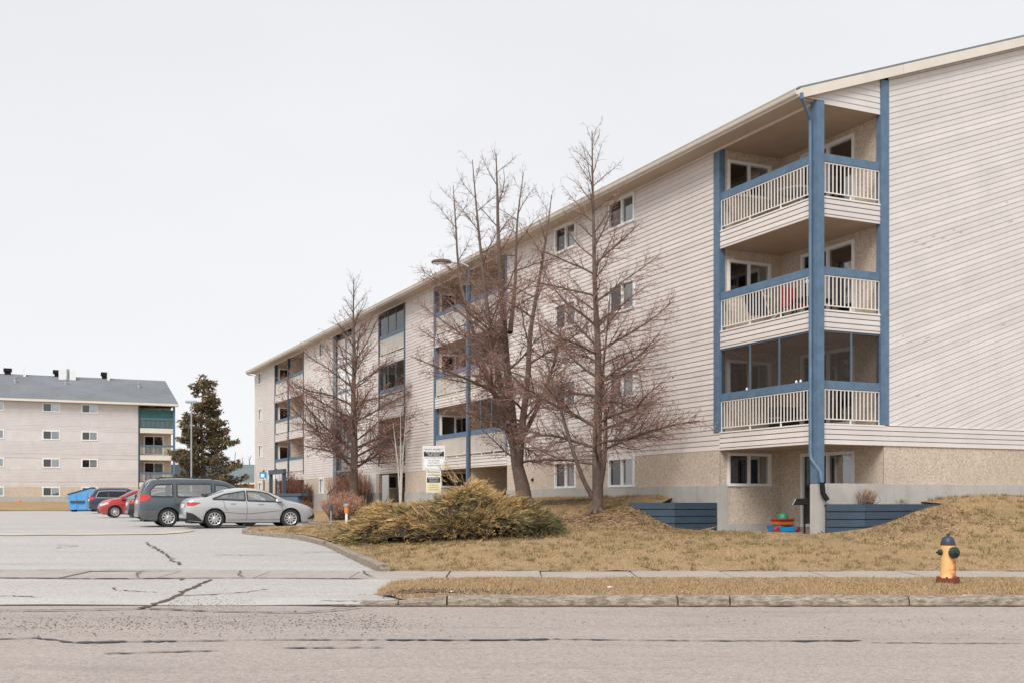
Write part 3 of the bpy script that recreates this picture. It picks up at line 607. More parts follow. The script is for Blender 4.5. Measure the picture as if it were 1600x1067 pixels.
# rear and far walls close the shell
b = MB(); b.quad((DEP, 0, ZG), (DEP, LEN, ZG), (DEP, LEN, EAVE), (DEP, 0, EAVE)); b.quad((0, LEN, ZG), (DEP, LEN, ZG), (DEP, LEN, EAVE), (0, LEN, EAVE)); b.tri((0, LEN, EAVE), (DEP, LEN, EAVE), (DEP / 2, LEN, EAVE + 3.1)); b.build('rear_wall', 'siding', BLD)
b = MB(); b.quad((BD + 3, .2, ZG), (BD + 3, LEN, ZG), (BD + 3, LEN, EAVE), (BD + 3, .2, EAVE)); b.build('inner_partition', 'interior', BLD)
# siding: every course of the two near walls is a board of its own
def course_profile(z0, e=CE): return [(0, z0), (.015, z0 + .001), (.021, z0 + .006), (.013, z0 + e - .022), (0, z0 + e - .020)]
def course(b, F, z0, ivs, e=CE):
    pr = course_profile(z0, e)
    for (a, c) in ivs:
        cuts = [a]; 
        while c - cuts[-1] > 5.2: cuts.append(cuts[-1] + random.uniform(2.4, 4.4))
        cuts.append(c)
        for a_, c_ in zip(cuts, cuts[1:]):
            j0, j1, jn = random.gauss(0, .0018), random.gauss(0, .0018), random.uniform(-.002, .002)
            b.prism(pr, lambda p: F.p(a_ + .003, p[0] + (jn if p[0] > 0 else 0), p[1] + j0), lambda p: F.p(c_ - .003, p[0] + (jn if p[0] > 0 else 0), p[1] + j1))
    return b
for wi, (t0, t1) in enumerate(WALLS):
    far = None if wi < 2 else MB()
    for k in range(58):
        z0 = ZS + k * CE; ivs = [(t0 + (.14 if wi in (1,) else 0) + (.26 if wi == 0 else 0), t1 - (.05 if wi else 0))]
        for (a, c) in WINS[wi]:
            if any(z0 + CE * .75 > q0 and z0 + .02 < q1 for q0, q1 in WZ):
                nv = []
                for (p, q) in ivs:
                    if p < a < q: nv += [(p, a), (c, q)]
                    else: nv.append((p, q))
                ivs = nv
        if z0 < 3.46 and wi == 0: ivs[0] = (3.9, ivs[0][1])
        b = far or MB(); course(b, FL, z0, ivs)
        if far is None: b.build('siding_board', 'siding', BLD)
    if far: o = far.build('siding', 'siding', BLD); o['kind'] = 'stuff'
bb = MB(); SL = .34; X0 = BD + .16; e = .1385; k = 0; zk = 3.46 - SL * (9 - X0) + .01
while zk < EAVE + SL * X0 + .13:
    z1 = zk + e - .0125; lo = 3.462; pts = []
    f = lambda x, zz: zz + SL * (x - X0)
    xa = X0 if zk >= lo else X0 + (lo - zk) / SL; xb = X0 if z1 >= lo else X0 + (lo - z1) / SL
    poly = [(9.0, f(9, z1)), (xb, f(xb, z1))] + ([(X0, lo)] if (xa > X0 and xb <= X0) else []) + ([(xa, f(xa, zk))] if xa < 9 else []) + ([(9.0, f(9, zk))] if xa < 9 else [(9.0, lo)])
    if f(9, z1) > lo + .01:
        b = MB(); jz = random.gauss(0, .002); js = random.gauss(0, .0006); b.prism([(p[0], max(p[1] + jz + js * (p[0] - X0), lo)) for p in poly], lambda p: (p[0], 0.02, p[1]), lambda p: (p[0], -.004 - .010 * min(1, max(0, (f(p[0], z1) - p[1]) / (z1 - zk))), p[1])); b.build('siding_board', 'siding_w', BLD)
        bb.prism([(DEP - p[0] - (.004 if p[0] == 9.0 else 0) * -1, p[1]) for p in poly], lambda p: (p[0], .02, p[1]), lambda p: (p[0], -.009, p[1]))
    zk += e; k += 1
o = bb.build('siding', 'siding_w', BLD); o['kind'] = 'stuff'
for k, z0 in enumerate((2.957, 3.08, 3.203, 3.326)):
    b = MB(); e2 = .123; b.prism([(-.02, z0), (.042, z0 + .001), (.045, z0 + .006), (.036, z0 + e2 - .014), (-.02, z0 + e2 - .012)], lambda p: FG.p(.11, p[0], p[1]), lambda p: FG.p(DEP, p[0], p[1])); b.build('band_board', 'siding_w', BLD)
b = MB(); FG.box(b, BD + .15, DEP, -.02, .05, 3.449, 3.462); b.build('flashing', 'cream', BLD)
# balconies: slabs, edges, recess walls, windows, doors
def recess(t0, t1, corner=False, double=False):
    yi0, yi1 = t0, t1; units = [(t0, (t0 + t1) / 2), ((t0 + t1) / 2, t1)] if double else [(t0, t1)]
    zb = .8 if corner else 1.0
    FB_ = Fr((BD, 0), (0, 1), (-1, 0)); FRt = Fr((0, t1), (1, 0), (0, -1))
    lev = [(zb, FB[0]), (FT[0], FB[1]), (FT[1], FB[2]), (FT[2], EAVE)]
    wr = [(.24, 1.70, z0 + (1.2 if i == 0 else 1.02), min(z1 - .06, z0 + (2.13 if i == 0 else 1.97))) for i, (z0, z1) in enumerate(lev)]
    dr = [(u0 + 1.0, u0 + 3.06, z0 + .10, z0 + 2.08) for (u0, u1) in units for (z0, z1) in lev]
    b = MB(); FB_.wall(b, t0, t1, zb, EAVE, dr, 0); b.build('recess_wall', 'stucco', BLD)
    b = MB(); FRt.wall(b, 0.0, BD, zb, EAVE, wr, 0); b.build('recess_wall', 'stucco', BLD)
    if not corner:
        b = MB(); FRn = Fr((0, t0), (1, 0), (0, 1)); FRn.wall(b, 0.0, BD, zb, EAVE, (), 0); b.build('recess_wall', 'stucco', BLD)
    for i, h in enumerate(wr): window(FRt, h[0], h[1], h[2], h[3], .0, [4, 4, 4, -1][i] if corner else (i * 7 + int(t0)) % 4)
    for i, h in enumerate(dr): window(FB_, h[0], h[1], h[2], h[3], .0, [2, 4, 4, -1][i % 4] if corner else (i + int(t0)) % 4, .085, 'sliding_door', 'white')
    for i in range(3):
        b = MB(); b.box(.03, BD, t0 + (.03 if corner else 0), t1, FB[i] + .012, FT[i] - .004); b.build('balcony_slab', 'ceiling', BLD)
        ee = (FT[i] - FB[i] - .035) / 3.5
        for k in range(4):
            z0 = FB[i] + (k - .5) * ee if k else FB[i]; eh = ee * (.5 if k == 0 else 1); hgt = eh
            pr = [(-.03, z0), (.020, z0 + .001), (.027, z0 + .006), (.018, z0 + hgt - .017), (-.03, z0 + hgt - .015)]
            if k == 0: pr = [(-.03, z0), (.020, z0), (.020, z0 + hgt - .014), (-.03, z0 + hgt - .014)]
            if corner and i == 0: a0, a1 = .11, 3.9
            else: a0, a1 = (t0 + .11 if corner else t0 + .01), t1 + (.02 if not corner else .03)
            b = MB(); b.prism(pr, lambda p: FL.p(a0, p[0], p[1]), lambda p: FL.p(a1, p[0], p[1])); b.build('edge_board', 'siding', BLD)
            if corner and i > 0:
                b = MB(); b.prism(pr, lambda p: FG.p(.11, p[0], p[1]), lambda p: FG.p(BD - .01, p[0], p[1])); b.build('edge_board', 'siding_w', BLD)
        b = MB(); FL.box(b, a0, a1, -.04, .035, FT[i] - .036, FT[i])
        if corner: FG.box(b, .11, BD - .01 + .02 * (i == 0), -.041, .036 if i else .047, FT[i] - .0355, FT[i] + .0005)
        b.build('edge_cap', 'picket', BLD)
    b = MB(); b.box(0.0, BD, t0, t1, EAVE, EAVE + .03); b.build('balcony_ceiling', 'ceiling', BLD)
    return units
def picket_mesh():
    b = MB(); b.box(-.0105, .0105, -.0105, .0105, 0, .72); o = b.build('tmp_picket', 'picket'); me = o.data; bpy.data.objects.remove(o); me.name = 'picket'; return me
PM = picket_mesh()
def railing(F, u0, u1, ft, single, screen=False, feet=3, pm='picket', rm='blue', n0=-.02):
    b = MB(); F.box(b, u0, u1, n0 - .02, n0 + .03, ft + .83, ft + 1.03); r = b.build('balcony_rail', rm, BLD, bevel=.006)
    b = MB(); F.box(b, u0, u1, n0 - .012, n0 + .012, ft + .095, ft + .118); F.box(b, u0, u1, n0 - .013, n0 + .013, ft + .80, ft + .828); b.build('rail_bar', pm, r)
    b = MB()
    for i in range(feet + 1):
        u = u0 + .02 + (u1 - u0 - .04) * i / feet; F.box(b, u - .016, u + .016, n0 - .014, n0 + .0145, ft, ft + .09)
    o = b.build('rail_foot', pm, r); o['kind'] = 'stuff'
    n = int((u1 - u0) / .122); bb = MB()
    for i in range(n + 1):
        u = u0 + .02 + (u1 - u0 - .04) * i / n
        if single:
            o = bpy.data.objects.new('picket', PM); COL.objects.link(o); o.parent = r; o.location = F.p(u, n0, ft + .1)
        else: F.box(bb, u - .0125, u + .0125, n0 - .0125, n0 + .0125, ft + .12, ft + .80)
    if not single: o = bb.build('pickets', pm, r); o['kind'] = 'stuff'
    return r
for (t0, t1) in BAL:
    cn = t0 == 0; db = (t1 - t0) > 5; un = recess(t0, t1, cn, db)
    for i in range(3):
        for (a, c) in un:
            railing(FL, a + (.11 if cn or a > t0 else .10), c - (.02 if cn else .08), FT[i], cn, rm='blue' if t0 < 20 else 'bluegrey')
        if cn: railing(FG, .11, BD - .10, FT[i], True, feet=2)
    if cn: continue
    # blue trim at both jambs and the post between the pair of balconies
    for y0 in (t0 - .01, t1 - .02):
        b = MB(); b.box(-.035, .16, y0, y0 + .14, ZS + .36, EAVE - .002); b.build('jamb_post', 'blue' if t0 < 28 else 'slate', BLD)
    if db:
        y0 = (t0 + t1) / 2; b = MB(); b.box(-.09, .07, y0 - .08, y0 + .08, .9, EAVE - .002); b.build('centre_post', 'blue' if t0 < 28 else 'slate', BLD, bevel=.008)
        b = MB(); b.box(.08, BD, y0 - .05, y0 + .05, 1.0, EAVE - .002); b.build('divider_wall', 'stucco', BLD)
# screened-in lower balcony of the corner and two glazed ones further along
def screens(F, us, ft, zt, mat='screen', fm='bluegrey', n0=-.02):
    for a, c in zip(us, us[1:]):
        b = MB(); F.box(b, a + .02, c - .02, n0 - .004, n0, ft + 1.035, zt - .045); b.build('screen_panel', mat, BLD)
    b = MB()
    for u in us[1:-1]: F.box(b, u - .022, u + .022, n0 - .03, n0 + .02, ft + 1.032, zt - .002)
    F.box(b, us[0], us[-1], n0 - .025, n0 + .015, zt - .045, zt - .003); b.build('screen_frame', fm, BLD)
screens(FL, [.11, 1.42, 2.6, 3.88], FT[0], FB[1]); screens(FG, [.11, 1.05, 1.96], FT[0], FB[1])
screens(FL, [17.75, 19.1, 20.2, 21.33], FT[0], FB[1]); screens(FL, [29.35, 30.6, 31.8, 33.0], FT[2], EAVE, 'screenpane'); screens(FL, [29.35, 30.6, 31.8, 33.0], FT[1], FB[2])
screens(FL, [17.75, 19.1, 20.2, 21.33], FT[1], FB[2])
# corner post, jambs, pier, downspout
b = MB(); b.box(-.12, .12, -.12, .12, ZC, EAVE + .02); b.build('corner_post', 'blue', BLD, bevel=.012)
b = MB(); b.box(-.045, .14, 3.87, 4.15, FT[0] + .002, EAVE - .003); b.build('jamb_post', 'blue', BLD, bevel=.006)
b = MB(); b.box(BD - .12, BD + .15, -.045, .12, FT[0] + .006, EAVE + SL * 2.2 + .1); b.build('jamb_post', 'blue', BLD, bevel=.006)
b = MB(); b.box(-.12, .22, -.12, .14, .3, ZC - .002); b.build('corner_pier', 'concrete', BLD, bevel=.02)
b = MB(); FL.box(b, 3.88, 4.02, -.25, .075, .3, ZC + .02); b.build('foundation_end', 'concrete', BLD, bevel=.015)
b = MB(); b.tube([(-.62, -.18, EAVE + .06), (-.62, -.18, EAVE - .05), (-.19, .04, EAVE - .42), (-.165, .05, EAVE - .6), (-.165, .05, 2.72), (-.165, .02, 2.6), (-.06, -.165, 2.30), (-.02, -.19, 2.0)], .045, 8); b.build('downspout', 'blue', BLD, smooth=True)
b = MB(); b.tube([(-.02, -.19, 2.04), (.0, -.2, 1.78), (.10, -.24, 1.62)], .06, 8); b.build('downspout_boot', 'black', BLD, smooth=True)
b = MB(); b.box(-.35, BD, .02, 3.9, .5, .80); b.build('patio_slab', 'patio', BLD, bevel=.01)
b = MB(); Fr((0, 3.9), (1, 0), (0, -1)).box(b, 0, BD, 0, .03, .8, .98); b.build('patio_footing', 'concrete', BLD)
# beam over the corner balcony and the siding wedge above it
b = MB(); b.prism([(-.56, EAVE + .022), (BD - .12, EAVE + .022), (BD - .12, EAVE + .2 + SL * 1.9), (-.56, EAVE + .1)], lambda p: (p[0], .0, p[1]), lambda p: (p[0], -.008, p[1])); b.build('gable_wedge', 'siding_w', BLD)
for k in range(6):
    z0 = EAVE + k * .14 - .02; x0 = max(-.56, (z0 + .12 - EAVE - .10) / SL - .8); 
    if x0 > BD - .3: break
    b = MB(); b.prism([(x0, z0), (BD - .12, z0), (BD - .12, z0 + .124), (x0 + .36, z0 + .124)], lambda p: (p[0], -.009, p[1]), lambda p: (p[0], -.024 + .010 * (p[1] > z0 + .1), p[1])); b.build('wedge_board', 'siding_w', BLD)
# roof, soffit, fascia, gutter
OV, RK = .62, .13
zr = lambda x: EAVE + .20 + SL * (x + OV)
mid = DEP / 2
b = MB()
for y0, y1 in ((-RK, LEN + RK),):
    for dz0, dz1 in ((0, .16),):
        b.prism([(-OV - .03, zr(-OV) - .01), (mid, zr(mid)), (DEP + OV, zr(-OV) - .01), (DEP + OV, zr(-OV) + .03), (mid, zr(mid) + .05), (-OV - .03, zr(-OV) + .03)], lambda p: (p[0], y0, p[1]), lambda p: (p[0], y1, p[1]))
b.build('roof', 'shingle', BLD)
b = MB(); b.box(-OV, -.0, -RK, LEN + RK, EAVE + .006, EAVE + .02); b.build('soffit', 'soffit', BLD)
b = MB(); b.box(-.075, -.045, .1, LEN, EAVE - .05, EAVE + .0055); b.build('frieze_board', 'cream', BLD)
b = MB(); b.box(-OV - .02, -OV + .01, -RK, LEN + RK, EAVE + .0, EAVE + .175); b.build('fascia_board', 'cream', BLD)
b = MB(); b.prism([(0, .0), (-.075, .0), (-.09, .02), (-.11, .085), (-.13, .115), (-.13, .13), (-.10, .13), (-.07, .03), (0, .03)], lambda p: (-OV - .022 + p[0], -RK + .02, EAVE + .045 + p[1]), lambda p: (-OV - .022 + p[0], LEN + RK, EAVE + .045 + p[1])); b.build('gutter', 'cream', BLD)
for (xa, xb) in ((-OV, 2.55), (2.56, mid)):
    b = MB(); b.prism([(xa, zr(xa) - .245), (xb, zr(xb) - .245), (xb, zr(xb) - .012), (xa, zr(xa) - .012)], lambda p: (p[0], -RK - .03 - (.0 if xa < 0 else .012), p[1]), lambda p: (p[0], -RK, p[1])); b.build('rake_board', 'cream', BLD)
b = MB(); b.prism([(mid, zr(mid) - .245), (DEP + OV, zr(-OV) - .245), (DEP + OV, zr(-OV) - .012), (mid, zr(mid) - .012)], lambda p: (p[0], -RK - .03, p[1]), lambda p: (p[0], -RK, p[1])); b.build('rake_board', 'cream', BLD)
b = MB(); b.prism([(-OV, zr(-OV) - .20), (mid, zr(mid) - .20), (mid, zr(mid) - .185), (-OV, zr(-OV) - .185)], lambda p: (p[0], -RK, p[1]), lambda p: (p[0], -.0, p[1])); b.build('rake_soffit', 'soffit', BLD)
b = MB(); b.tube([(-OV - .1, LEN + .1, EAVE + .05), (-.5, LEN + .1, EAVE - .08), (-.06, LEN + .02, EAVE - .12), (-.06, LEN + .02, 1.2)], .045, 6); b.build('downspout', 'cream', BLD)
# stairwell: tall glazed bay between blue posts
t0, t1 = STAIR; b = MB(); b.quad((.35, t0, ZG), (.35, t1, ZG), (.35, t1, EAVE), (.35, t0, EAVE)); b.quad((0, t0, ZG), (.35, t0, ZG), (.35, t0, EAVE), (0, t0, EAVE)); b.quad((0, t1, ZG), (.35, t1, ZG), (.35, t1, EAVE), (0, t1, EAVE)); b.build('stair_recess', 'stairframe', BLD)
for y0 in (t0, t1 - .14): MB().box(-.06, .1, y0, y0 + .14, 1, EAVE - .002).build('stair_post', 'stairframe', BLD)
for k in range(5):
    z0 = 3.3 + k * 1.5; cm = M['curtain_w'] if k > 1 else M['bluegrey']
    b = MB(); b.box(.18, .2, t0 + .16, (t0 + t1) / 2 - .04, z0 + .04, z0 + 1.46); b.box(.18, .2, (t0 + t1) / 2 + .04, t1 - .16, z0 + .04, z0 + 1.46); b.build('stair_pane', M['curtain_w'] if k > 1 else M['glass'], BLD)
    b = MB(); b.box(.12, .24, t0 + .14, t1 - .14, z0 - .04, z0 + .04); b.box(.12, .235, (t0 + t1) / 2 - .04, (t0 + t1) / 2 + .04, z0 + .04, z0 + 1.46); b.build('stair_transom', 'stairframe', BLD)
MB().box(.2, .3, t0 + .3, t1 - .3, 1.0, 3.1).build('entrance_door', 'black', BLD)
# service door and wall lamp
b = MB(); FL.box(b, 31.6, 32.6, .0, .03, 1.2, 2.9); b.build('service_door', 'white', BLD)
for y0 in (33.6,):
    b = MB(); FL.box(b, y0, y0 + .9, .013, .05, 1.1, 3.05); b.build('service_door', 'white', BLD)
b = MB(); FL.box(b, 34.9, 35.05, .0, .16, 2.6, 2.8); b.build('wall_lamp', 'cream', BLD)
b = MB(); FL.box(b, 15.3, 15.42, .013, .06, 2.32, 2.42); b.build('wall_tap', 'black', BLD)
# ------------------------------------------------------------------ timber retaining walls
def timber_wall(pts, zt, zb, label):
    o = thing('retaining_wall', (pts[0][0], pts[0][1], zb), 0, label, 'wall', 'timber walls beside the patio')
    n = 5; h = (zt - zb) / n; base = Vector((pts[0][0], pts[0][1], zb))
    for (a, c) in zip(pts, pts[1:]):
        a, c = Vector((*a, 0)), Vector((*c, 0)); d = (c - a).normalized(); q = Vector((-d.y, d.x, 0))
        for k in range(n):
            b = MB(); z0 = k * h + .006; z1 = (k + 1) * h - .006; j = random.gauss(0, .006)
            A = [a + q * (.0 + j), c + q * (.0 + j), c + q * (.14 + j), a + q * (.14 + j)]
            b.hexa([Vector((p.x - base.x, p.y - base.y, z0)) for p in A] + [Vector((p.x - base.x, p.y - base.y, z1)) for p in A]); b.build('timber', 'darkblue', o, bevel=.012)
    return o
timber_wall([(WL3[0], WL3[1]), (WL2[0] - .01, WL2[1]), (WL1[0] - .06, WL1[1] - .03)], 1.56, .62, 'dark blue stacked timber retaining wall left of the sunken patio, by the mound')
timber_wall([(WR1[0], WR1[1]), (WR2[0], WR2[1]), (WR3[0], WR3[1])], 1.53, .60, 'dark blue stacked timber retaining wall right of the corner post, behind the hydrant')

rc_ = random.Random(5)
for i in range(16):
    x = rc_.uniform(2.6, 6.6) if i > 7 else 3.05 + i * .22 + rc_.uniform(-.05, .05); z = (rc_.uniform(4.2, 11) if i > 7 else 8.02 + .34 * (x - 3) - .12 * (i % 3)); l_ = rc_.uniform(.04, .16)
    b = MB(); b.prism([(x, z), (x + l_, z + .34 * l_), (x + l_, z + .34 * l_ + .013), (x, z + .013)], lambda p: (p[0], -.016, p[1]), lambda p: (p[0], -.0185, p[1])); b.build('siding_chip', 'soffit', BLD)
# ------------------------------------------------------------------ far apartment block on the left
U2 = RD; C2 = np.array((-34.14, 111.85)); RZ2 = RZ
B2 = thing('apartment_building', (C2[0], C2[1], 0), RZ2, 'distant beige apartment block with grey shingle roof, left of the spruce', 'building')
def u2(px, dep=0):
    k = (px - CX) / FPX; o = C2 + dep * LD; return float((k * o[1] - o[0]) / (U2[0] - k * U2[1]))
F2 = Fr((0, 0), (1, 0), (0, -1)); bx0 = u2(216); LB = -46.0; D2 = 18.0
w2 = [(u2(66), u2(94)), (u2(127), u2(153)), (-17.2, -15.6), (-24, -22.4)]
holes = [(a, c, z0, z1) for a, c in w2 for z0, z1 in WZ]
b = MB(); F2.wall(b, LB, bx0, ZS, EAVE, [h for h in holes if h[3] > 3], 0); b.build('siding_wall', 'siding_w', B2)
b = MB(); F2.wall(b, LB, bx0, ZC, ZS, [h for h in holes if h[3] < 3], .01); b.build('stucco_wall', 'stucco', B2)
b = MB(); F2.box(b, LB, bx0, -.2, .06, .4, ZC); b.build('foundation', 'concrete', B2)
for z0 in (3.46, 5.72, 6.15, 8.42, 8.86, 10.1):
    b = MB(); F2.box(b, LB, bx0, 0, .02, z0, z0 + .03); b.build('siding_joint', 'siding_w', B2)
lap = MB()
for k in range(58): F2.box(lap, LB, bx0, 0, .012, ZS + k * .14, ZS + k * .14 + .05) if not any(z0 - .1 < ZS + k * .14 < z1 + .05 for z0, z1 in WZ) else None
o = lap.build('siding', 'siding_w', B2); o['kind'] = 'stuff'
for i, (a, c) in enumerate(w2):
    for f, (z0, z1) in enumerate(WZ): window(F2, a, c, z0, z1, .01, [(1, 3), (0, 2), (3, 3), (3, 3)][3 - f][i % 2], .11, parent=B2)
b = MB(); b.quad((LB, 0, .4), (LB, D2, .4), (LB, D2, EAVE), (LB, 0, EAVE)); b.quad((LB, D2, .4), (0, D2, .4), (0, D2, EAVE), (LB, D2, EAVE)); b.quad((0, BD, .4), (0, D2, .4), (0, D2, EAVE), (0, BD, EAVE)); b.tri((0, 0, EAVE), (0, D2, EAVE), (0, 9, EAVE + 3.1)); b.build('rear_wall', 'siding_w', B2)
b = MB(); b.quad((bx0, 0, .4), (bx0, BD, .4), (bx0, BD, EAVE), (bx0, 0, EAVE)); b.build('recess_wall', 'stucco', B2)
F2b = Fr((0, BD), (1, 0), (0, -1)); lv = [(.9, FB[0]), (FT[0], FB[1]), (FT[1], FB[2]), (FT[2], EAVE)]
dh = [(bx0 + .75, bx0 + 2.75, z0 + .1, z0 + 2.1) for z0, z1 in lv]
b = MB(); F2b.wall(b, bx0, 0, .9, EAVE, dh, 0); b.build('recess_wall', 'stucco', B2)
for i, h in enumerate(dh): window(F2b, *h, 0, [3, 1, -1, -1][i], .13, 'sliding_door', parent=B2)
for i in range(3):
    b = MB(); b.box(bx0 + .1, .02, -.03, BD, FB[i], FT[i]); b.build('balcony_slab', 'cream', B2)
    b = MB(); F2.box(b, bx0 + .1, 0, -.03, .03, FT[i] + .83, FT[i] + 1.03); F2.box(b, bx0 + .1, 0, -.03, .02, FT[i] + .08, FT[i] + .11); r = b.build('balcony_rail', 'bluegrey', B2)
    bb = MB()
    for k in range(29): F2.box(bb, bx0 + .12 + k * .122, bx0 + .145 + k * .122, -.012, .012, FT[i] + .1, FT[i] + .82)
    o = bb.build('pickets', 'galv' if i == 2 else 'picket', r); o['kind'] = 'stuff'
b = MB(); b.box(bx0, bx0 + .16, -.05, .1, FT[0], EAVE); b.build('jamb_post', 'darkblue', B2)
b = MB(); b.box(-.1, .1, -.1, .1, .9, EAVE); b.build('corner_post', 'blue', B2)
b = MB(); F2.box(b, bx0 + .18, -.1, -.08, -.06, FT[2] + .02, FT[2] + .85); F2.box(b, bx0 + .18, -.1, -.08, -.06, FT[2] + 1.04, EAVE - .35); b.build('balcony_tarp', 'greentarp', B2)
zr2 = lambda y: EAVE + .2 + SL * (y + .6)
b = MB(); b.prism([(-.62, zr2(-.6)), (9, zr2(9)), (18.6, zr2(-.6)), (18.6, zr2(-.6) + .05), (9, zr2(9) + .06), (-.62, zr2(-.6) + .05)], lambda p: (LB - .3, p[0], p[1]), lambda p: (.35, p[0], p[1])); rf = b.build('roof', 'shingle', B2)
b = MB(); b.box(LB - .3, .35, -.70, -.60, EAVE + .04, EAVE + .24); b.box(LB - .3, .35, -.6, 0, EAVE + .02, EAVE + .04); b.build('gutter', 'cream', B2)
for px, w_, h_, mt, dy in ((12, .8, .45, 'black', 0), (38, .25, 1.0, 'white', -.6), (90, .9, .5, 'black', 0), (98, .9, 1.1, 'white', -1.2), (105, .3, 1.2, 'galv', -1.2), (111, .75, 1.0, 'white', -1.2), (164, .8, .5, 'black', 0), (168.5, .25, 1.1, 'white', -.6)):
    x = u2(px, 9); b = MB(); y = 9 + dy; z0 = zr2(y) - .1
    if mt == 'black': b.box(x - .3, x + .3, y - .3, y + .3, z0, z0 + h_ * .6 + .1); b.box(x - w_ / 2, x + w_ / 2, y - .4, y + .4, z0 + h_ * .6 + .1, z0 + h_ + .25)
    else: b.box(x - w_ / 2, x + w_ / 2, y - .25, y + .25, z0, z0 + h_)
    b.build('roof_vent', mt, rf)
for px in (24, 104, 220): b = MB(); x = u2(px, 4); b.lathe([(.14, 0), (.14, .5), (.2, .52), (.2, .62), (.01, .66)], 8, 'Z', (x, 5.5, zr2(5.5) - .05)); b.build('vent_pipe', 'galv', rf)
timber = thing('retaining_wall', (-56, 98.2, .72), 0, 'low dark blue retaining wall at the foot of the distant block', 'wall', 'timber walls')
for k in range(3): MB().hexa([(0, 0, k * .3), (8.4, 2.4, k * .3), (8.4, 2.7, k * .3), (0, .3, k * .3), (0, 0, k * .3 + .29), (8.4, 2.4, k * .3 + .29), (8.4, 2.7, k * .3 + .29), (0, .3, k * .3 + .29)]).build('timber', 'darkblue', timber)
# yellow house with green-grey roof behind the spruce
p = at(250, 782, 122); H2 = thing('bungalow', (p.x, p.y, .8), .08, 'low yellow house with green-grey shingle roof behind the cars', 'house')
MB().box(0, 12.5, 0, 8, 0, 2.75).build('wall', 'yellowwall', H2)
b = MB(); b.prism([(-.6, 2.7), (4, 4.75), (8.6, 2.7), (8.6, 2.85), (4, 4.95), (-.6, 2.85)], lambda q: (-.4, q[0], q[1]), lambda q: (12.9, q[0], q[1])); rf = b.build('roof', 'greenroof', H2)
b = MB(); b.box(-.4, 12.9, -.72, -.6, 2.62, 2.82); b.build('fascia', 'cream', H2)
b = MB(); b.lathe([(.12, 3.7), (.12, 4.3), (.2, 4.32), (.2, 4.45), (.02, 4.5)], 8, 'Z', (10.3, 2.0, 0)); b.build('roof_vent', 'black', rf)
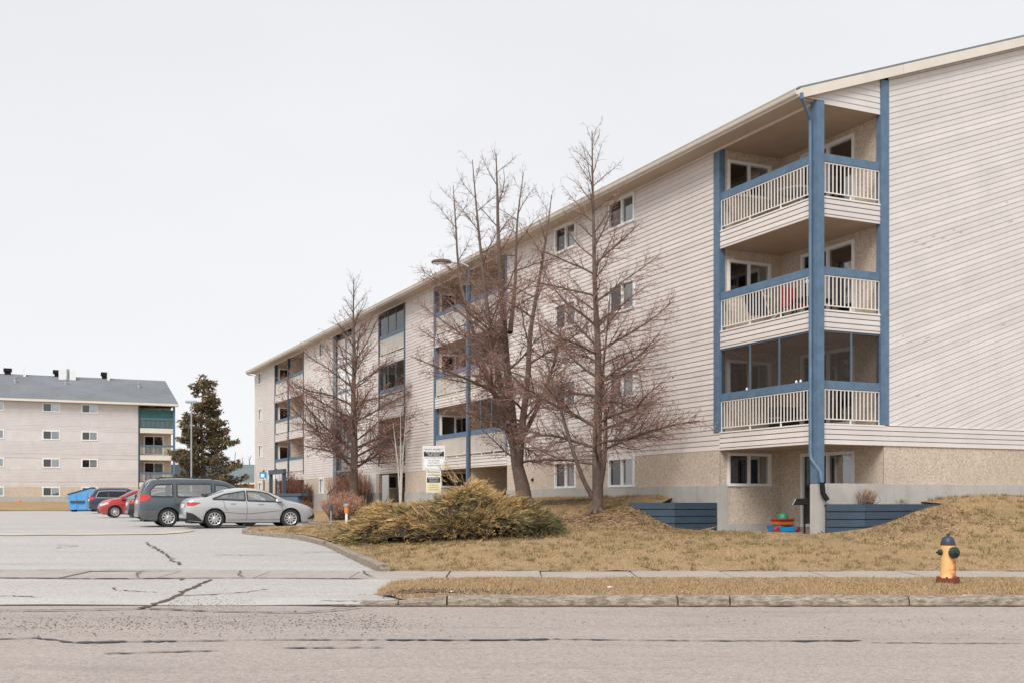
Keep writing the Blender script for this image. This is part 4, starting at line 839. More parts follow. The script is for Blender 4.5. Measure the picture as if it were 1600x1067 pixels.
# ------------------------------------------------------------------ cars
def cr(pts):
    xs = np.array([p[0] for p in pts], float); ys = np.array([p[1] for p in pts], float)
    d = np.gradient(ys, xs); s = np.diff(ys) / np.diff(xs); m = d.copy()
    m[1:-1] = np.where(s[:-1] * s[1:] <= 0, 0, 2 * s[:-1] * s[1:] / (s[:-1] + s[1:] + 1e-12)); m[0] = s[0]; m[-1] = s[-1]
    def f(x):
        x = min(max(x, xs[0]), xs[-1]); i = min(max(int(np.searchsorted(xs, x)) - 1, 0), len(xs) - 2); h = xs[i + 1] - xs[i]; t = (x - xs[i]) / h
        return float((2 * t ** 3 - 3 * t * t + 1) * ys[i] + (t ** 3 - 2 * t * t + t) * h * m[i] + (-2 * t ** 3 + 3 * t * t) * ys[i + 1] + (t ** 3 - t * t) * h * m[i + 1])
    return f
def make_car(label, group, loc, heading, sp):
    """x forward, origin on the ground under the middle"""
    root = thing(sp['name'], loc, heading, label, 'car', group); pm = sp['paint']; Lc = sp['L']; W = sp['W'] / 2
    top = cr(sp['top']); belt = cr(sp['belt']); sill = sp['sill']; wr = sp['wr']; ax = sp['ax']; Hh = max(p[1] for p in sp['top'])
    bot = cr([(-Lc / 2, sill + .18), (-Lc / 2 + .12, sill + .07), (-Lc / 2 + .5, sill + .02), (0, sill), (Lc / 2 - .5, sill), (Lc / 2 - .1, sill + .03), (Lc / 2, sill + .12)])
    plan = cr([(-Lc / 2, W * .80), (-Lc / 2 + .06, W * .88), (-Lc / 2 + .25, W * .955), (-Lc / 2 + .8, W * .992), (0, W), (Lc / 2 - .9, W * .99), (Lc / 2 - .4, W * .93), (Lc / 2 - .12, W * .80), (Lc / 2, W * .60)])
    def side(x, z):
        bz = belt(x); lowf = cr([(sill, .91), (sill + .12, .945), (sill + .28, .985), (bz - .22, 1.0), (bz - .1, .985), (bz, .955)])
        if z <= bz: return lowf(max(z, sill))
        return .955 - sp['tumble'] * ((z - bz) / (Hh - bz)) ** 1.15
    def Y(x, z): return plan(x) * side(x, z)
    def wheel_arch(x):
        for a in ax:
            d = abs(x - a); R = wr + .055
            if d < R: return wr + math.sqrt(R * R - d * d)
        return 0
    xs = sorted(set([round(-Lc / 2 + Lc * i / 110, 4) for i in range(111)] + [round(a + s * (wr + .055), 4) for a in ax for s in (-1, 1)]))
    NR, NT, NC = 24, 5, 6
    wpoly = [[(x, z) for x, z in wn[0]] + [(x, z) for x, z in wn[1]][::-1] for wn in sp['windows'] if len(wn) < 3]
    def section(x):
        zt = top(x); zb = max(bot(x), wheel_arch(x)); bz = belt(x); cab = zt > bz + .12; r = min(.13 if not cab else .10, (zt - zb) * .45)
        pts = []
        for j in range(NR): z = zb + (zt - r - zb) * j / (NR - 1); pts.append((Y(x, z), z))
        ye = Y(x, zt - r)
        for j in range(1, NT + 1): a = j / NT * math.pi / 2; pts.append((ye - (r * .95) * (1 - math.cos(a)) , zt - r + r * math.sin(a) * .86))
        y1, z1 = pts[-1]
        for j in range(1, NC + 1): t = j / NC; pts.append((y1 * (1 - t), z1 + r * .14 * math.sin(t * math.pi / 2) + .025 * (1 - (1 - t) ** 2)))
        return pts
    b = MB(); secs = [section(x) for x in xs]; m = len(secs[0]); nrow = 2 * m - 1
    for x, sc in zip(xs, secs):
        full = [(y, z) for y, z in sc] + [(-y, z) for y, z in sc[-2::-1]]
        b.v += [(x, y, z) for y, z in full]
    for i in range(len(xs) - 1):
        for k in range(nrow - 1):
            q = (i * nrow + k, (i + 1) * nrow + k, (i + 1) * nrow + k + 1, i * nrow + k + 1); cx_ = sum(b.v[j][0] for j in q) / 4; cz_ = sum(b.v[j][2] for j in q) / 4; kk = min(k, nrow - 2 - k)
            if kk < NR + 2 and any(inpoly(P, np.array([cx_]), np.array([cz_]))[0] for P in wpoly): continue
            if kk >= NR + NT - 2 and (sp['ws'][0] + .02 < cx_ < sp['ws'][1] - .03 or (sp.get('rwm') != 'cardark' and sp['rw'][0] + .03 < cx_ < sp['rw'][1] - .02)): continue
            b.f.append(q)
    for i in (0, len(xs) - 1): b.f.append(tuple(i * nrow + k for k in range(nrow)))
    body = b.build('body', pm, root, smooth=True)
    MB().box(-Lc / 2 + .18, Lc / 2 - .25, -W * .70, W * .70, sill - .03, belt(0) - .25).build('underbody', 'plastic', root)
    bz_ = belt(0); xs0 = sp['windows'][-1][0][0][0]
    for s_ in (-1, 1):
        for xo, nm in ((xs0 - .05, 'front_seat'), (xs0 - 1.0, 'rear_seat')):
            q = MB(); q.hexa([(xo - .25, s_ * .12, bz_ - .35), (xo - .1, s_ * .12, bz_ - .35), (xo - .1, s_ * .58, bz_ - .35), (xo - .25, s_ * .58, bz_ - .35), (xo - .38, s_ * .16, bz_ + .12), (xo - .27, s_ * .16, bz_ + .12), (xo - .27, s_ * .54, bz_ + .12), (xo - .38, s_ * .54, bz_ + .12)]); q.box(xo - .42, xo - .32, s_ * .25 if s_ > 0 else -.45, s_ * .45 if s_ > 0 else -.25, bz_ + .14, bz_ + .30); q.build(nm, 'interior', root, bevel=.03)
    MB().box(xs0 + .75, sp['ws'][1] - .1, -W * .72, W * .72, bz_ - .3, bz_ - .04).build('dashboard', 'interior', root)
    def sidepatch(name, xa, xb, zlo, zhi, mat, off=.006, n=14, par=root, rows=4):
        for s in (-1, 1):
            b = MB()
            for i in range(n + 1):
                x = xa + (xb - xa) * i / n
                for r in range(rows + 1): z = zlo(x) + (zhi(x) - zlo(x)) * r / rows; b.v.append((x, s * (Y(x, z) + off), z))
            for i in range(n):
                for r in range(rows): k = i * (rows + 1) + r; b.f.append((k, k + rows + 1, k + rows + 2, k + 1))
            b.build(name, mat, par, smooth='all')
    P_ = lambda pts: (lambda x: float(np.interp(x, [p[0] for p in pts], [p[1] for p in pts])))
    for wn in sp['windows']: sidepatch('side_window', wn[0][0][0], wn[0][-1][0], P_(wn[0]), P_(wn[1]), wn[2] if len(wn) > 2 else 'carglass', .007, 16)
    def ribbon_side(name, pts, w_, mat, off=.004):
        for s in (-1, 1):
            b = MB(); P = kink(pts, .06)
            for i, (x, z) in enumerate(P):
                x2, z2 = P[min(i + 1, len(P) - 1)]; x1, z1 = P[max(0, i - 1)]; dx, dz = x2 - x1, z2 - z1; q = math.hypot(dx, dz) + 1e-9
                for k in (-.5, .5): X, Z = x - dz / q * w_ * k, z + dx / q * w_ * k; b.v.append((X, s * (Y(X, Z) + off), Z))
            for i in range(len(P) - 1): b.f.append((2 * i, 2 * i + 1, 2 * i + 3, 2 * i + 2))
            b.build(name, mat, root)
    for wn in sp['windows']:
        ring = [tuple(q) for q in wn[0]] + [tuple(q) for q in wn[1]][::-1]; ribbon_side('window_seal', ring + [ring[0]], .05, 'plastic', .010)
    for d in sp['seams']: ribbon_side('door_seam', d, .012, 'plastic')
    for d in sp.get('trims', []): ribbon_side('trim_strip', d[0], d[1], d[2], .012)
    def toppatch(name, xa, xb, frac, mat, n=12):
        b = MB()
        for i in range(n + 1):
            x = xa + (xb - xa) * i / n; sc = section(x); y1 = sc[NR + NT - 1][0] * frac
            ys = [p[0] for p in sc[NR + NT - 2:]][::-1]; zs = [p[1] for p in sc[NR + NT - 2:]][::-1]
            sl = (top(x + .01) - top(x - .01)) / .02; q = math.hypot(1, sl)
            for j in range(9): y = -y1 + 2 * y1 * j / 8; z = float(np.interp(abs(y), ys, zs)); b.v.append((x - sl / q * .008, y, z + .008 / q))
        for i in range(n):
            for j in range(8): k = i * 9 + j; b.f.append((k, k + 9, k + 10, k + 1))
        b.build(name, mat, root, smooth='all')
    toppatch('windscreen', *sp['ws'], 1.0, 'carglass'); toppatch('rear_window', *sp['rw'], .96, sp.get('rwm', 'carglass'))
    for (nm, xa, xb, lo, hi, mt) in sp['lights']: sidepatch(nm, xa, xb, P_(lo), P_(hi), mt, .012, 8)
    # rear and front faces
    xe = -Lc / 2; zt = top(xe + .02)
    b = MB(); b.box(xe - .012, xe + .05, -.26, .26, sp['plate'], sp['plate'] + .14); b.build('number_plate', 'white', root)
    b = MB(); b.box(xe - .03, xe + .10, -W * .74, W * .74, sill + .14, sill + .30); b.build('rear_bumper', sp.get('bump', pm), root, bevel=.02)
    b = MB(); b.box(Lc / 2 - .1, Lc / 2 + .012, -W * .52, W * .52, sill + .08, sill + .30); b.build('grille', 'plastic', root, bevel=.01)
    for s in (-1, 1):
        b = MB(); yy = Y(sp['mir'][0], sp['mir'][1]); b.prism([(0, 0), (.16, .0), (.20, .06), (.17, .13), (.02, .12)], lambda q: (sp['mir'][0] - .1 + q[0], s * (yy + .02), sp['mir'][1] + q[1]), lambda q: (sp['mir'][0] - .08 + q[0] * .9, s * (yy + .20), sp['mir'][1] + .01 + q[1])); b.build('wing_mirror', pm, root, bevel=.015)
        for (hx, hz) in sp['handles']:
            b = MB(); y = Y(hx, hz); b.box(hx - .10, hx + .10, s * (y - .005), s * (y + .028), hz - .014, hz + .016); b.build('door_handle', pm, root, bevel=.008)
    for a in ax:
        for s in (-1, 1):
            yo = s * (Y(a, wr + .25) - .02); yi = yo - s * .22; tb = MB()
            tb.lathe([(wr * .60, yi), (wr * .93, yi), (wr, yi + s * .035), (wr, yo - s * .035), (wr * .94, yo), (wr * .70, yo + s * .004), (wr * .66, yo - s * .02), (wr * .62, yo - s * .05), (.03, yo - s * .06)], 28, 'Y', (a, 0, wr)); wo = tb.build('wheel', 'rubber', root, smooth=True)
            rb = MB(); nsp = sp.get('spokes', 5)
            rb.lathe([(wr * .69, yo - s * .002), (wr * .655, yo + s * .006), (wr * .60, yo - s * .012), (wr * .60, yo - s * .05)], 28, 'Y', (a, 0, wr)) if False else None
            for q in range(28):
                a0, a1 = q / 28 * 6.2832, (q + 1) / 28 * 6.2832
                for (r0, y0), (r1, y1) in zip([(wr * .69, -.002), (wr * .66, .008), (wr * .60, -.01)], [(wr * .66, .008), (wr * .60, -.01), (wr * .58, -.05)]):
                    rb.quad((a + r0 * math.cos(a0), yo + s * y0, wr + r0 * math.sin(a0)), (a + r0 * math.cos(a1), yo + s * y0, wr + r0 * math.sin(a1)), (a + r1 * math.cos(a1), yo + s * y1, wr + r1 * math.sin(a1)), (a + r1 * math.cos(a0), yo + s * y1, wr + r1 * math.sin(a0)))
            for q in range(nsp):
                an = q / nsp * 6.2832 + .3; c, d = math.cos(an), math.sin(an); hw0, hw1 = wr * .10, wr * sp.get('spw', .12)
                P4 = [(a + c * .04 - d * hw0, wr + d * .04 + c * hw0), (a + c * .04 + d * hw0, wr + d * .04 - c * hw0), (a + c * wr * .62 + d * hw1, wr + d * wr * .62 - c * hw1), (a + c * wr * .62 - d * hw1, wr + d * wr * .62 + c * hw1)]
                rb.prism(P4, lambda p: (p[0], yo - s * .05, p[1]), lambda p: (p[0], yo - s * (.012 + .002 * (q % 2)), p[1]))
            rb.lathe([(.065, yo - s * .05), (.065, yo - s * .008), (.05, yo + s * .002), (.002, yo + s * .004)], 12, 'Y', (a, 0, wr)); rb.build('rim', sp.get('rim', 'alloy'), wo, smooth=True)
    for x in sp.get('rails', []):
        for s in (-1, 1): MB().tube([(x[0], s * x[2], top(x[0]) - .02), (x[0] + .15, s * x[2], top(x[0] + .15) + .05), (x[1] - .15, s * x[2], top(x[1] - .15) + .05), (x[1], s * x[2], top(x[1]) - .02)], .02, 6).build('roof_rail', 'plastic', root)
    return root
SEDAN = dict(name='sedan', paint='p_silver', L=4.68, W=1.82, sill=.20, wr=.335, ax=(-1.36, 1.36), tumble=.27,
    top=[(-2.34, .78), (-2.27, .98), (-2.1, 1.06), (-1.75, 1.10), (-1.3, 1.24), (-.85, 1.37), (-.3, 1.425), (.1, 1.41), (.5, 1.33), (.9, 1.17), (1.2, 1.02), (1.5, .95), (1.95, .84), (2.2, .72), (2.34, .55)],
    belt=[(-2.34, .93), (-1.5, .98), (-.5, .955), (.6, .92), (1.2, .89), (2.0, .74), (2.34, .5)],
    windows=[([(-1.42, 1.03), (-1.0, 1.02), (-.28, .985)], [(-1.42, 1.05), (-1.0, 1.205), (-.28, 1.325)]), ([(-.20, .98), (.5, .955), (1.0, .94)], [(-.20, 1.33), (.2, 1.315), (.55, 1.235), (1.0, .96)])],
    windowtrim=(-1.72, 1.06, lambda x: float(np.interp(x, [-1.72, -1.0, 1.06], [1.045, 1.0, .92])), lambda x: float(np.interp(x, [-1.72, -1.42, -1.0, -.3, .2, .55, 1.06], [1.055, 1.13, 1.245, 1.355, 1.335, 1.255, .95])), 'plastic', .003),
    seams=[[(-.24, .96), (-.22, .6), (-.25, .28)], [(1.02, .92), (1.06, .6), (.95, .28)], [(-1.05, .98), (-1.02, .75), (-.92, .62)], [(-.92, .29), (.95, .29)], [(-1.7, .62), (-.2, .50), (1.0, .62)]],
    ws=(.42, 1.12), rw=(-1.72, -.98), plate=.72, mir=(.92, .93), handles=[(-.72, .875), (.28, .855)], spokes=10, spw=.05,
    lights=[('tail_light', -2.31, -1.86, [(-2.31, .80), (-2.1, .80), (-1.86, .895)], [(-2.31, .93), (-1.86, .915)], 'redlens'), ('head_light', 1.93, 2.27, [(1.93, .735), (2.27, .60)], [(1.93, .76), (2.27, .66)], 'clearlens'), ('bumper_insert', -2.33, -1.78, [(-2.33, .30), (-2.05, .26), (-1.78, .24)], [(-2.33, .58), (-2.1, .52), (-1.78, .27)], 'plastic'), ('air_intake', 2.02, 2.30, [(2.02, .30), (2.30, .33)], [(2.02, .33), (2.30, .50)], 'plastic')])
VAN = dict(name='minivan', paint='p_grey', L=5.08, W=1.96, sill=.22, wr=.34, ax=(-1.52, 1.50), tumble=.20,
    top=[(-2.54, .9), (-2.48, 1.15), (-2.40, 1.35), (-2.22, 1.66), (-2.05, 1.76), (-1.2, 1.80), (0, 1.79), (.6, 1.70), (1.1, 1.45), (1.55, 1.14), (1.85, 1.05), (2.25, .95), (2.47, .78), (2.54, .55)],
    belt=[(-2.54, 1.06), (-1.5, 1.08), (0, 1.05), (1.4, 1.0), (2.1, .86), (2.54, .6)],
    windows=[([(-2.16, 1.13), (-1.36, 1.12)], [(-2.16, 1.36), (-1.95, 1.56), (-1.36, 1.59)]), ([(-1.20, 1.12), (.06, 1.09)], [(-1.20, 1.595), (.06, 1.60)]), ([(.20, 1.085), (1.38, 1.04)], [(.20, 1.585), (.62, 1.53), (1.38, 1.09)])],
    windowtrim=(-2.24, 1.46, lambda x: float(np.interp(x, [-2.24, 1.46], [1.10, 1.02])), lambda x: float(np.interp(x, [-2.24, -1.98, -1.3, .1, .65, 1.46], [1.36, 1.595, 1.635, 1.635, 1.56, 1.07])), 'plastic', .003),
    seams=[[(.13, 1.06), (.14, .6), (.12, .3)], [(-1.28, 1.08), (-1.26, .86), (-1.05, .72)], [(1.38, 1.0), (1.2, .62), (1.12, .3)], [(-1.1, .31), (1.12, .31)], [(-2.45, .63), (-1.95, .66)]],
    ws=(.72, 1.52), rw=(-2.46, -2.20), rwm='cardark', plate=.86, mir=(1.28, 1.03), handles=[(-.98, .94), (.30, .93)], spokes=10, spw=.06, rim='alloy',
    lights=[('tail_light', -2.52, -2.14, [(-2.52, .93), (-2.3, .96), (-2.14, 1.09)], [(-2.52, 1.20), (-2.30, 1.19), (-2.14, 1.15)], 'redlens'), ('head_light', 2.05, 2.46, [(2.05, .76), (2.46, .62)], [(2.05, .86), (2.46, .74)], 'clearlens')], rails=[(-1.9, .2, .62)])
SUV = dict(VAN, name='suv', paint='p_navy', L=4.9, W=1.93, sill=.26, wr=.37, ax=(-1.42, 1.48), rails=[(-1.8, .2, .62)], lights=[('tail_light', -2.43, -2.1, [(-2.43, .92), (-2.1, 1.02)], [(-2.43, 1.16), (-2.1, 1.10)], 'redlens'), ('head_light', 2.0, 2.38, [(2.0, .80), (2.38, .70)], [(2.0, .9), (2.38, .82)], 'clearlens')],
    top=[(-2.45, .9), (-2.40, 1.15), (-2.25, 1.42), (-2.05, 1.66), (-1.8, 1.72), (-1, 1.755), (0, 1.73), (.5, 1.64), (.9, 1.42), (1.25, 1.18), (1.6, 1.12), (2.1, 1.04), (2.37, .85), (2.45, .6)],
    windows=[([(-2.02, 1.13), (-1.26, 1.12)], [(-2.02, 1.34), (-1.8, 1.52), (-1.26, 1.555)], 'cardark'), ([(-1.16, 1.12), (-.06, 1.10)], [(-1.16, 1.555), (-.06, 1.55)], 'cardark'), ([(.06, 1.10), (1.08, 1.08)], [(.06, 1.54), (.45, 1.48), (1.08, 1.13)])],
    windowtrim=None, trims=[([(-2.06, 1.12), (-1.85, 1.55), (-1.2, 1.60), (-.0, 1.59)], .03, 'alloy'), ([(-2.06, 1.10), (.4, 1.075), (1.14, 1.06)], .03, 'alloy')], ws=(.55, 1.24), rw=(-2.36, -2.04), mir=(1.05, 1.07),
    belt=[(-2.45, 1.06), (-1.5, 1.08), (0, 1.06), (1.2, 1.03), (2.1, .92), (2.45, .6)])
HATCH = dict(SEDAN, name='hatchback', paint='p_red', L=4.15, W=1.75, wr=.31, ax=(-1.22, 1.28), lights=[('tail_light', -2.06, -1.75, [(-2.06, .82), (-1.75, .9)], [(-2.06, 1.02), (-1.75, .97)], 'redlens'), ('head_light', 1.60, 2.02, [(1.60, .74), (2.02, .60)], [(1.60, .81), (2.02, .74)], 'clearlens')],
    top=[(-2.07, .75), (-2.02, 1.0), (-1.9, 1.15), (-1.6, 1.40), (-1.3, 1.50), (-.5, 1.54), (0, 1.51), (.4, 1.39), (.8, 1.17), (1.1, 1.03), (1.5, .97), (1.85, .85), (2.02, .68), (2.07, .55)],
    belt=[(-2.07, .95), (-1.2, 1.0), (0, .96), (1.0, .91), (1.8, .78), (2.07, .5)],
    windows=[([(-1.35, 1.04), (-.42, 1.01)], [(-1.35, 1.26), (-1.1, 1.37), (-.42, 1.40)]), ([(-.32, 1.0), (.92, .955)], [(-.32, 1.40), (.15, 1.36), (.92, .99)])], windowtrim=None,
    seams=[[(-.37, .96), (-.37, .6), (-.38, .28)], [(.92, .92), (.95, .6), (.88, .28)], [(-.88, .29), (.88, .29)]], ws=(.20, 1.02), rw=(-1.98, -1.55), mir=(.85, .95), handles=[(-.75, .89), (.15, .87)])
GRP = 'cars parked in a row'
def park(t, r, sp, label, face=1, dz=0, da=0):
    x, y = tr(t, r); return make_car(label, GRP, (x, y, hlot(y) + .006 + dz), RZ + (0 if face > 0 else math.pi) + da, sp)
rear = lambda t, r, sp: (t, r - sp['ax'][0])              # from the rear-axle position to the car's middle
c1 = park(19.45 + .75, -10.67 + 1.36, SEDAN, 'silver four door sedan, nearest car of the parked row')
c2 = park(22.1 + .8, -11.9 + 1.52, VAN, 'slate grey minivan with roof rails, parked behind the silver sedan')
c3 = park(33.4, -9.85, dict(SEDAN, paint='p_green', name='sedan', spokes=6, spw=.10, rim='grey'), 'dark green sedan mostly hidden behind the grey minivan')
c4 = park(42.6, -10.65, HATCH, 'red hatchback parked nose out with its bonnet towards the left', -1)
c5 = park(51.0, -7.9, dict(SEDAN, paint='p_white', name='sedan', rim='grey'), 'white sedan whose roof shows above the red hatchback')
c6 = park(62.5, -9.3, SUV, 'dark navy suv with chrome window trim beside the blue dumpster')
# ------------------------------------------------------------------ street furniture and small things
p = at(136, 799, 90); DU = thing('dumpster', (p.x - .3, p.y, hlot(p.y)), .2, 'light blue steel dumpster with sloping lid at the far end of the parked cars', 'dumpster')
DB = plain('dumpster_blue', (.09, .32, .60), .5, .15, 3); M['dumpster'] = DB
b = MB(); b.prism([(-.95, .15), (.95, .15), (1.1, 1.65), (.75, 1.9), (-1.05, 1.35)], lambda q: (q[0], -.8, q[1]), lambda q: (q[0], .9, q[1])); b.build('bin', DB, DU, bevel=.02)
b = MB(); b.hexa([(-1.1, -.85, 1.37), (.78, -.85, 1.93), (.78, .95, 1.93), (-1.1, .95, 1.37), (-1.1, -.85, 1.43), (.78, -.85, 1.99), (.78, .95, 1.99), (-1.1, .95, 1.43)]); b.build('lid', 'darkblue', DU)
for x in (-.5, .3): MB().box(x, x + .12, -.84, -.80, .2, 1.45).build('rib', DB, DU)
MB().box(-.85, .25, -.9, -.80, .72, .88).build('fork_pocket', 'darkblue', DU)
for x in (-.8, .7): MB().box(x, x + .2, -.7, .8, 0, .15).build('skid', 'black', DU)
def lamp_post(p, h, label, arm):
    o = thing('lamp_post', p, 0, label, 'lamp post', 'lamp posts'); b = MB()
    b.tube([(0, 0, 0), (0, 0, h * .5), (0, 0, h)], [.075, .065, .05] if not arm else [.06, .05, .035], 10); b.build('pole', 'galv' if not arm else 'slate', o, smooth=True)
    MB().lathe([(.17, 0), (.17, .25), (.11, .32)], 12).build('base', 'galv', o)
    if arm:
        MB().tube([(0, 0, h - .05), (-.25, 0, h + .06), (-.62, 0, h + .10)], .032, 8).build('arm', 'galv', o, smooth=True)
        b = MB(); b.prism([(-1.28, .07), (-1.22, .16), (-.9, .20), (-.6, .16), (-.58, .07)], lambda q: (q[0], -.13, h + q[1]), lambda q: (q[0], .13, h + q[1])); b.build('lamp_head', 'bark', o, bevel=.03)
        b = MB(); b.box(-1.2, -.75, -.1, .1, h + .045, h + .068); b.build('lens', 'clearlens', o)
    else:
        b = MB(); b.prism([(-.45, 0), (.45, 0), (.38, .16), (-.38, .16)], lambda q: (q[0], -.2, h + q[1]), lambda q: (q[0], .2, h + q[1])); b.build('lamp_head', 'galv', o, bevel=.02)
        b = MB(); b.box(-.38, .38, -.16, .16, h - .02, h - .001); b.build('lens', 'clearlens', o)
    return o
p = at(299, 782, 85); lamp_post((p.x, p.y, hlot(p.y) + .1), 8.3, 'tall grey car park lamp post in front of the spruce', False)
p = at(733, 782, 37); hz_ = float(hl_arr(p.x, p.y)[0]); lamp_post((p.x, p.y, hz_), 9.45 - hz_, 'lamp post with a cobra head showing above the eaves between the bare trees', True)
# hydrant
def hydrant_paint():
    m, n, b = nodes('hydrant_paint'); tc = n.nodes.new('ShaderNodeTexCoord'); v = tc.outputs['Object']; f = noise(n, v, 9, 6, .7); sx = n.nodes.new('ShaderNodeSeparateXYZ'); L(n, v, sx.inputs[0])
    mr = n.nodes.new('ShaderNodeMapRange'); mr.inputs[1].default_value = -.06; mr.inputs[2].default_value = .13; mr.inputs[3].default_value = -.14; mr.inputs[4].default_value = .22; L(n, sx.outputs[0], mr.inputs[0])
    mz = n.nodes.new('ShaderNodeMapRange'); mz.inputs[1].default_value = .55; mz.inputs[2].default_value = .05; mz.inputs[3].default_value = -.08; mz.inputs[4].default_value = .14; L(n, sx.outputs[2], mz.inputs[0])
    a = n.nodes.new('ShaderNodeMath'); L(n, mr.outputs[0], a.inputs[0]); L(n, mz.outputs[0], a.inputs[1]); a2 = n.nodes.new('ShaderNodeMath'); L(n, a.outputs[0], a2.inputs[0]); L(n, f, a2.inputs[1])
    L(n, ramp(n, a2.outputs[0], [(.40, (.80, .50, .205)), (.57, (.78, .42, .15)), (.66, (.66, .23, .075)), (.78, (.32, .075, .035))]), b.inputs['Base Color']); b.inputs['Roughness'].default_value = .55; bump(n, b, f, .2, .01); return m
M['hyd'] = hydrant_paint(); M['rust'] = plain('rusty_iron', (.17, .045, .028), .8, .4, 12, bmp=.5); M['hydblue'] = plain('navy_enamel', (.028, .045, .075), .45, .2, 5); M['hydgreen'] = plain('dark_green_enamel', (.018, .035, .032), .45, .3, 6)
X, Yh = 7.62, 19.35; HYD = thing('fire_hydrant', (X, Yh, hverge(X, Yh) + .035), 0, 'yellow fire hydrant with dark blue cap and rusty base on the verge', 'hydrant')
MB().lathe([(.145, .09), (.140, .11), (.132, .14), (.128, .20), (.125, .40), (.126, .58), (.132, .62), (.132, .665)], 28).build('barrel', 'hyd', HYD, smooth=True)
b = MB(); b.lathe([(.20, 0), (.20, .05), (.19, .055), (.19, .085), (.15, .09)], 24)
for k in range(8): a = k * .785 + .3; b.lathe([(.02, .085), (.02, .112), (.001, .114)], 6, 'Z', (.168 * math.cos(a), .168 * math.sin(a), 0))
b.build('base_flange', 'rust', HYD, smooth=True)
b = MB(); b.lathe([(.122, .664), (.122, .69), (.112, .735), (.092, .785), (.055, .81), (.03, .815), (.03, .83), (.028, .862), (.002, .864)], 24); b.build('bonnet', 'hydblue', HYD, smooth=True)
b = MB(); b.lathe([(.134, .655), (.134, .668)], 28); b.build('bonnet_ring', 'rust', HYD, smooth=True)
def nozzle(d, r, l, mat='hydgreen', nm='nozzle_cap'):
    an = math.atan2(d[1], d[0]); o = MB(); o.lathe([(r * .8, .08), (r * .8, .125), (r, .128), (r * 1.02, .14), (r * 1.0, l), (r * .75, l + .015), (r * .34, l + .018), (r * .30, l + .055), (.002, l + .058)], 20, 'X'); c = o.build(nm, mat, HYD, smooth=True); c.rotation_euler = (0, 0, an); c.location = (0, 0, .535); return c
nozzle((-1, -.15), .052, .165); nozzle((1, .1), .05, .165); nozzle((.35, -1), .098, .185)
# private-property signs on a post
SG = at(678, 782, 32.5); sz = float(hl_arr(SG.x, SG.y)[0]); SIGN = thing('parking_sign', (SG.x, SG.y, sz), -.05, 'white and yellow private property parking signs on a thin post above the juniper', 'sign')
k_ = 32.5 / FPX; zt = EYE + (HY - 696) * k_ - sz; zm = EYE + (HY - 733.5) * k_ - sz; zl = EYE + (HY - 769) * k_ - sz
MB().box(.10, .15, .012, .05, -.1, zt - .05).build('post', 'galv', SIGN)
w1 = 35 * k_ / 2; w0 = 23.5 * k_ / 2
M['signwhite'] = plain('sign_white', (.80, .81, .80), .4, .04); M['signink'] = plain('sign_black', (.015, .015, .016), .5, .1); M['signcream'] = plain('sign_cream', (.74, .63, .36), .5, .08); M['signgrey'] = plain('sign_grey_ink', (.13, .13, .14), .5, .1); M['signpale'] = plain('sign_pale', (.74, .72, .66), .5, .05)
sp1 = MB().box(-w1, w1, -.012, 0, zm, zt).build('sign_board', 'signwhite', SIGN, bevel=.003)
sp2 = MB().box(-w0 - .01, w0 - .01, -.004, .006, zl, zm - .012).build('sign_board', 'signpale', SIGN, bevel=.002)
def text(s, x, z, h, parent, mat, y=-.0165, width=None):
    cu = bpy.data.curves.new('t', 'FONT'); cu.body = s; cu.align_x = 'CENTER'; cu.align_y = 'CENTER'; cu.size = h * 1.2 * 1.38; cu.extrude = .0006
    o = bpy.data.objects.new('t', cu); COL.objects.link(o); dg = bpy.context.evaluated_depsgraph_get(); me = bpy.data.meshes.new_from_object(o.evaluated_get(dg)); bpy.data.objects.remove(o); bpy.data.curves.remove(cu)
    me.transform(Matrix.Rotation(math.pi / 2, 4, 'X'))
    wx = max(v.co.x for v in me.vertices) - min(v.co.x for v in me.vertices)
    if width: me.transform(Matrix.Diagonal((width / wx, 1, 1, 1)))
    me.materials.clear(); me.materials.append(M[mat]); t = bpy.data.objects.new('lettering', me); COL.objects.link(t); t.parent = parent; t.location = (x, y, z); return t
Hs = zt - zm; bz = MB()
for a in (-1, 1): bz.box(a * w1 * .90 - .003, a * w1 * .90 + .003, -.0145, -.012, zm + .035, zt - .035)
for z in (zm + .03, zt - .03): bz.box(-w1 * .86, w1 * .86, -.0146, -.012, z - .003, z + .003)
bz.build('border', 'signink', sp1)
MB().box(-w1 * .9, w1 * .9, -.0138, -.012, zm + .555 * Hs, zm + .76 * Hs).build('band', 'signink', sp1)
text('PRIVATE PROPERTY', 0, zm + .845 * Hs, .052, sp1, 'signink', width=1.65 * w1); text('NO PARKING', 0, zm + .715 * Hs, .042, sp1, 'signwhite', width=1.38 * w1); text('EXCEPT TENANTS', 0, zm + .62 * Hs, .042, sp1, 'signwhite', width=1.02 * w1)
text('UNAUTHORIZED VEHICLES', 0, zm + .50 * Hs, .03, sp1, 'signgrey', width=1.6 * w1)
for i, s in enumerate(('WILL BE TAGGED', 'AND TOWED AT', "OWNER'S EXPENSE")): text(s, 0, zm + (.39 - .105 * i) * Hs, .034, sp1, 'signgrey', width=(1.02, .96, 1.2)[i] * w1)
h2 = zm - zl
MB().box(-w0 * .88 - .01, w0 * .88 - .01, -.0062, -.004, zl + .44 * h2, zl + .67 * h2).build('band', 'signink', sp2); MB().box(-w0 * .85 - .01, w0 * .85 - .01, -.0062, -.004, zl + .05 * h2, zl + .42 * h2).build('notice', 'signcream', sp2)
text('PRIVATE PARKING', -.01, zl + .9 * h2, .036, sp2, 'signink', -.0065, 1.7 * w0); text('NO PARKING', -.01, zl + .77 * h2, .044, sp2, 'signink', -.0065, 1.6 * w0)
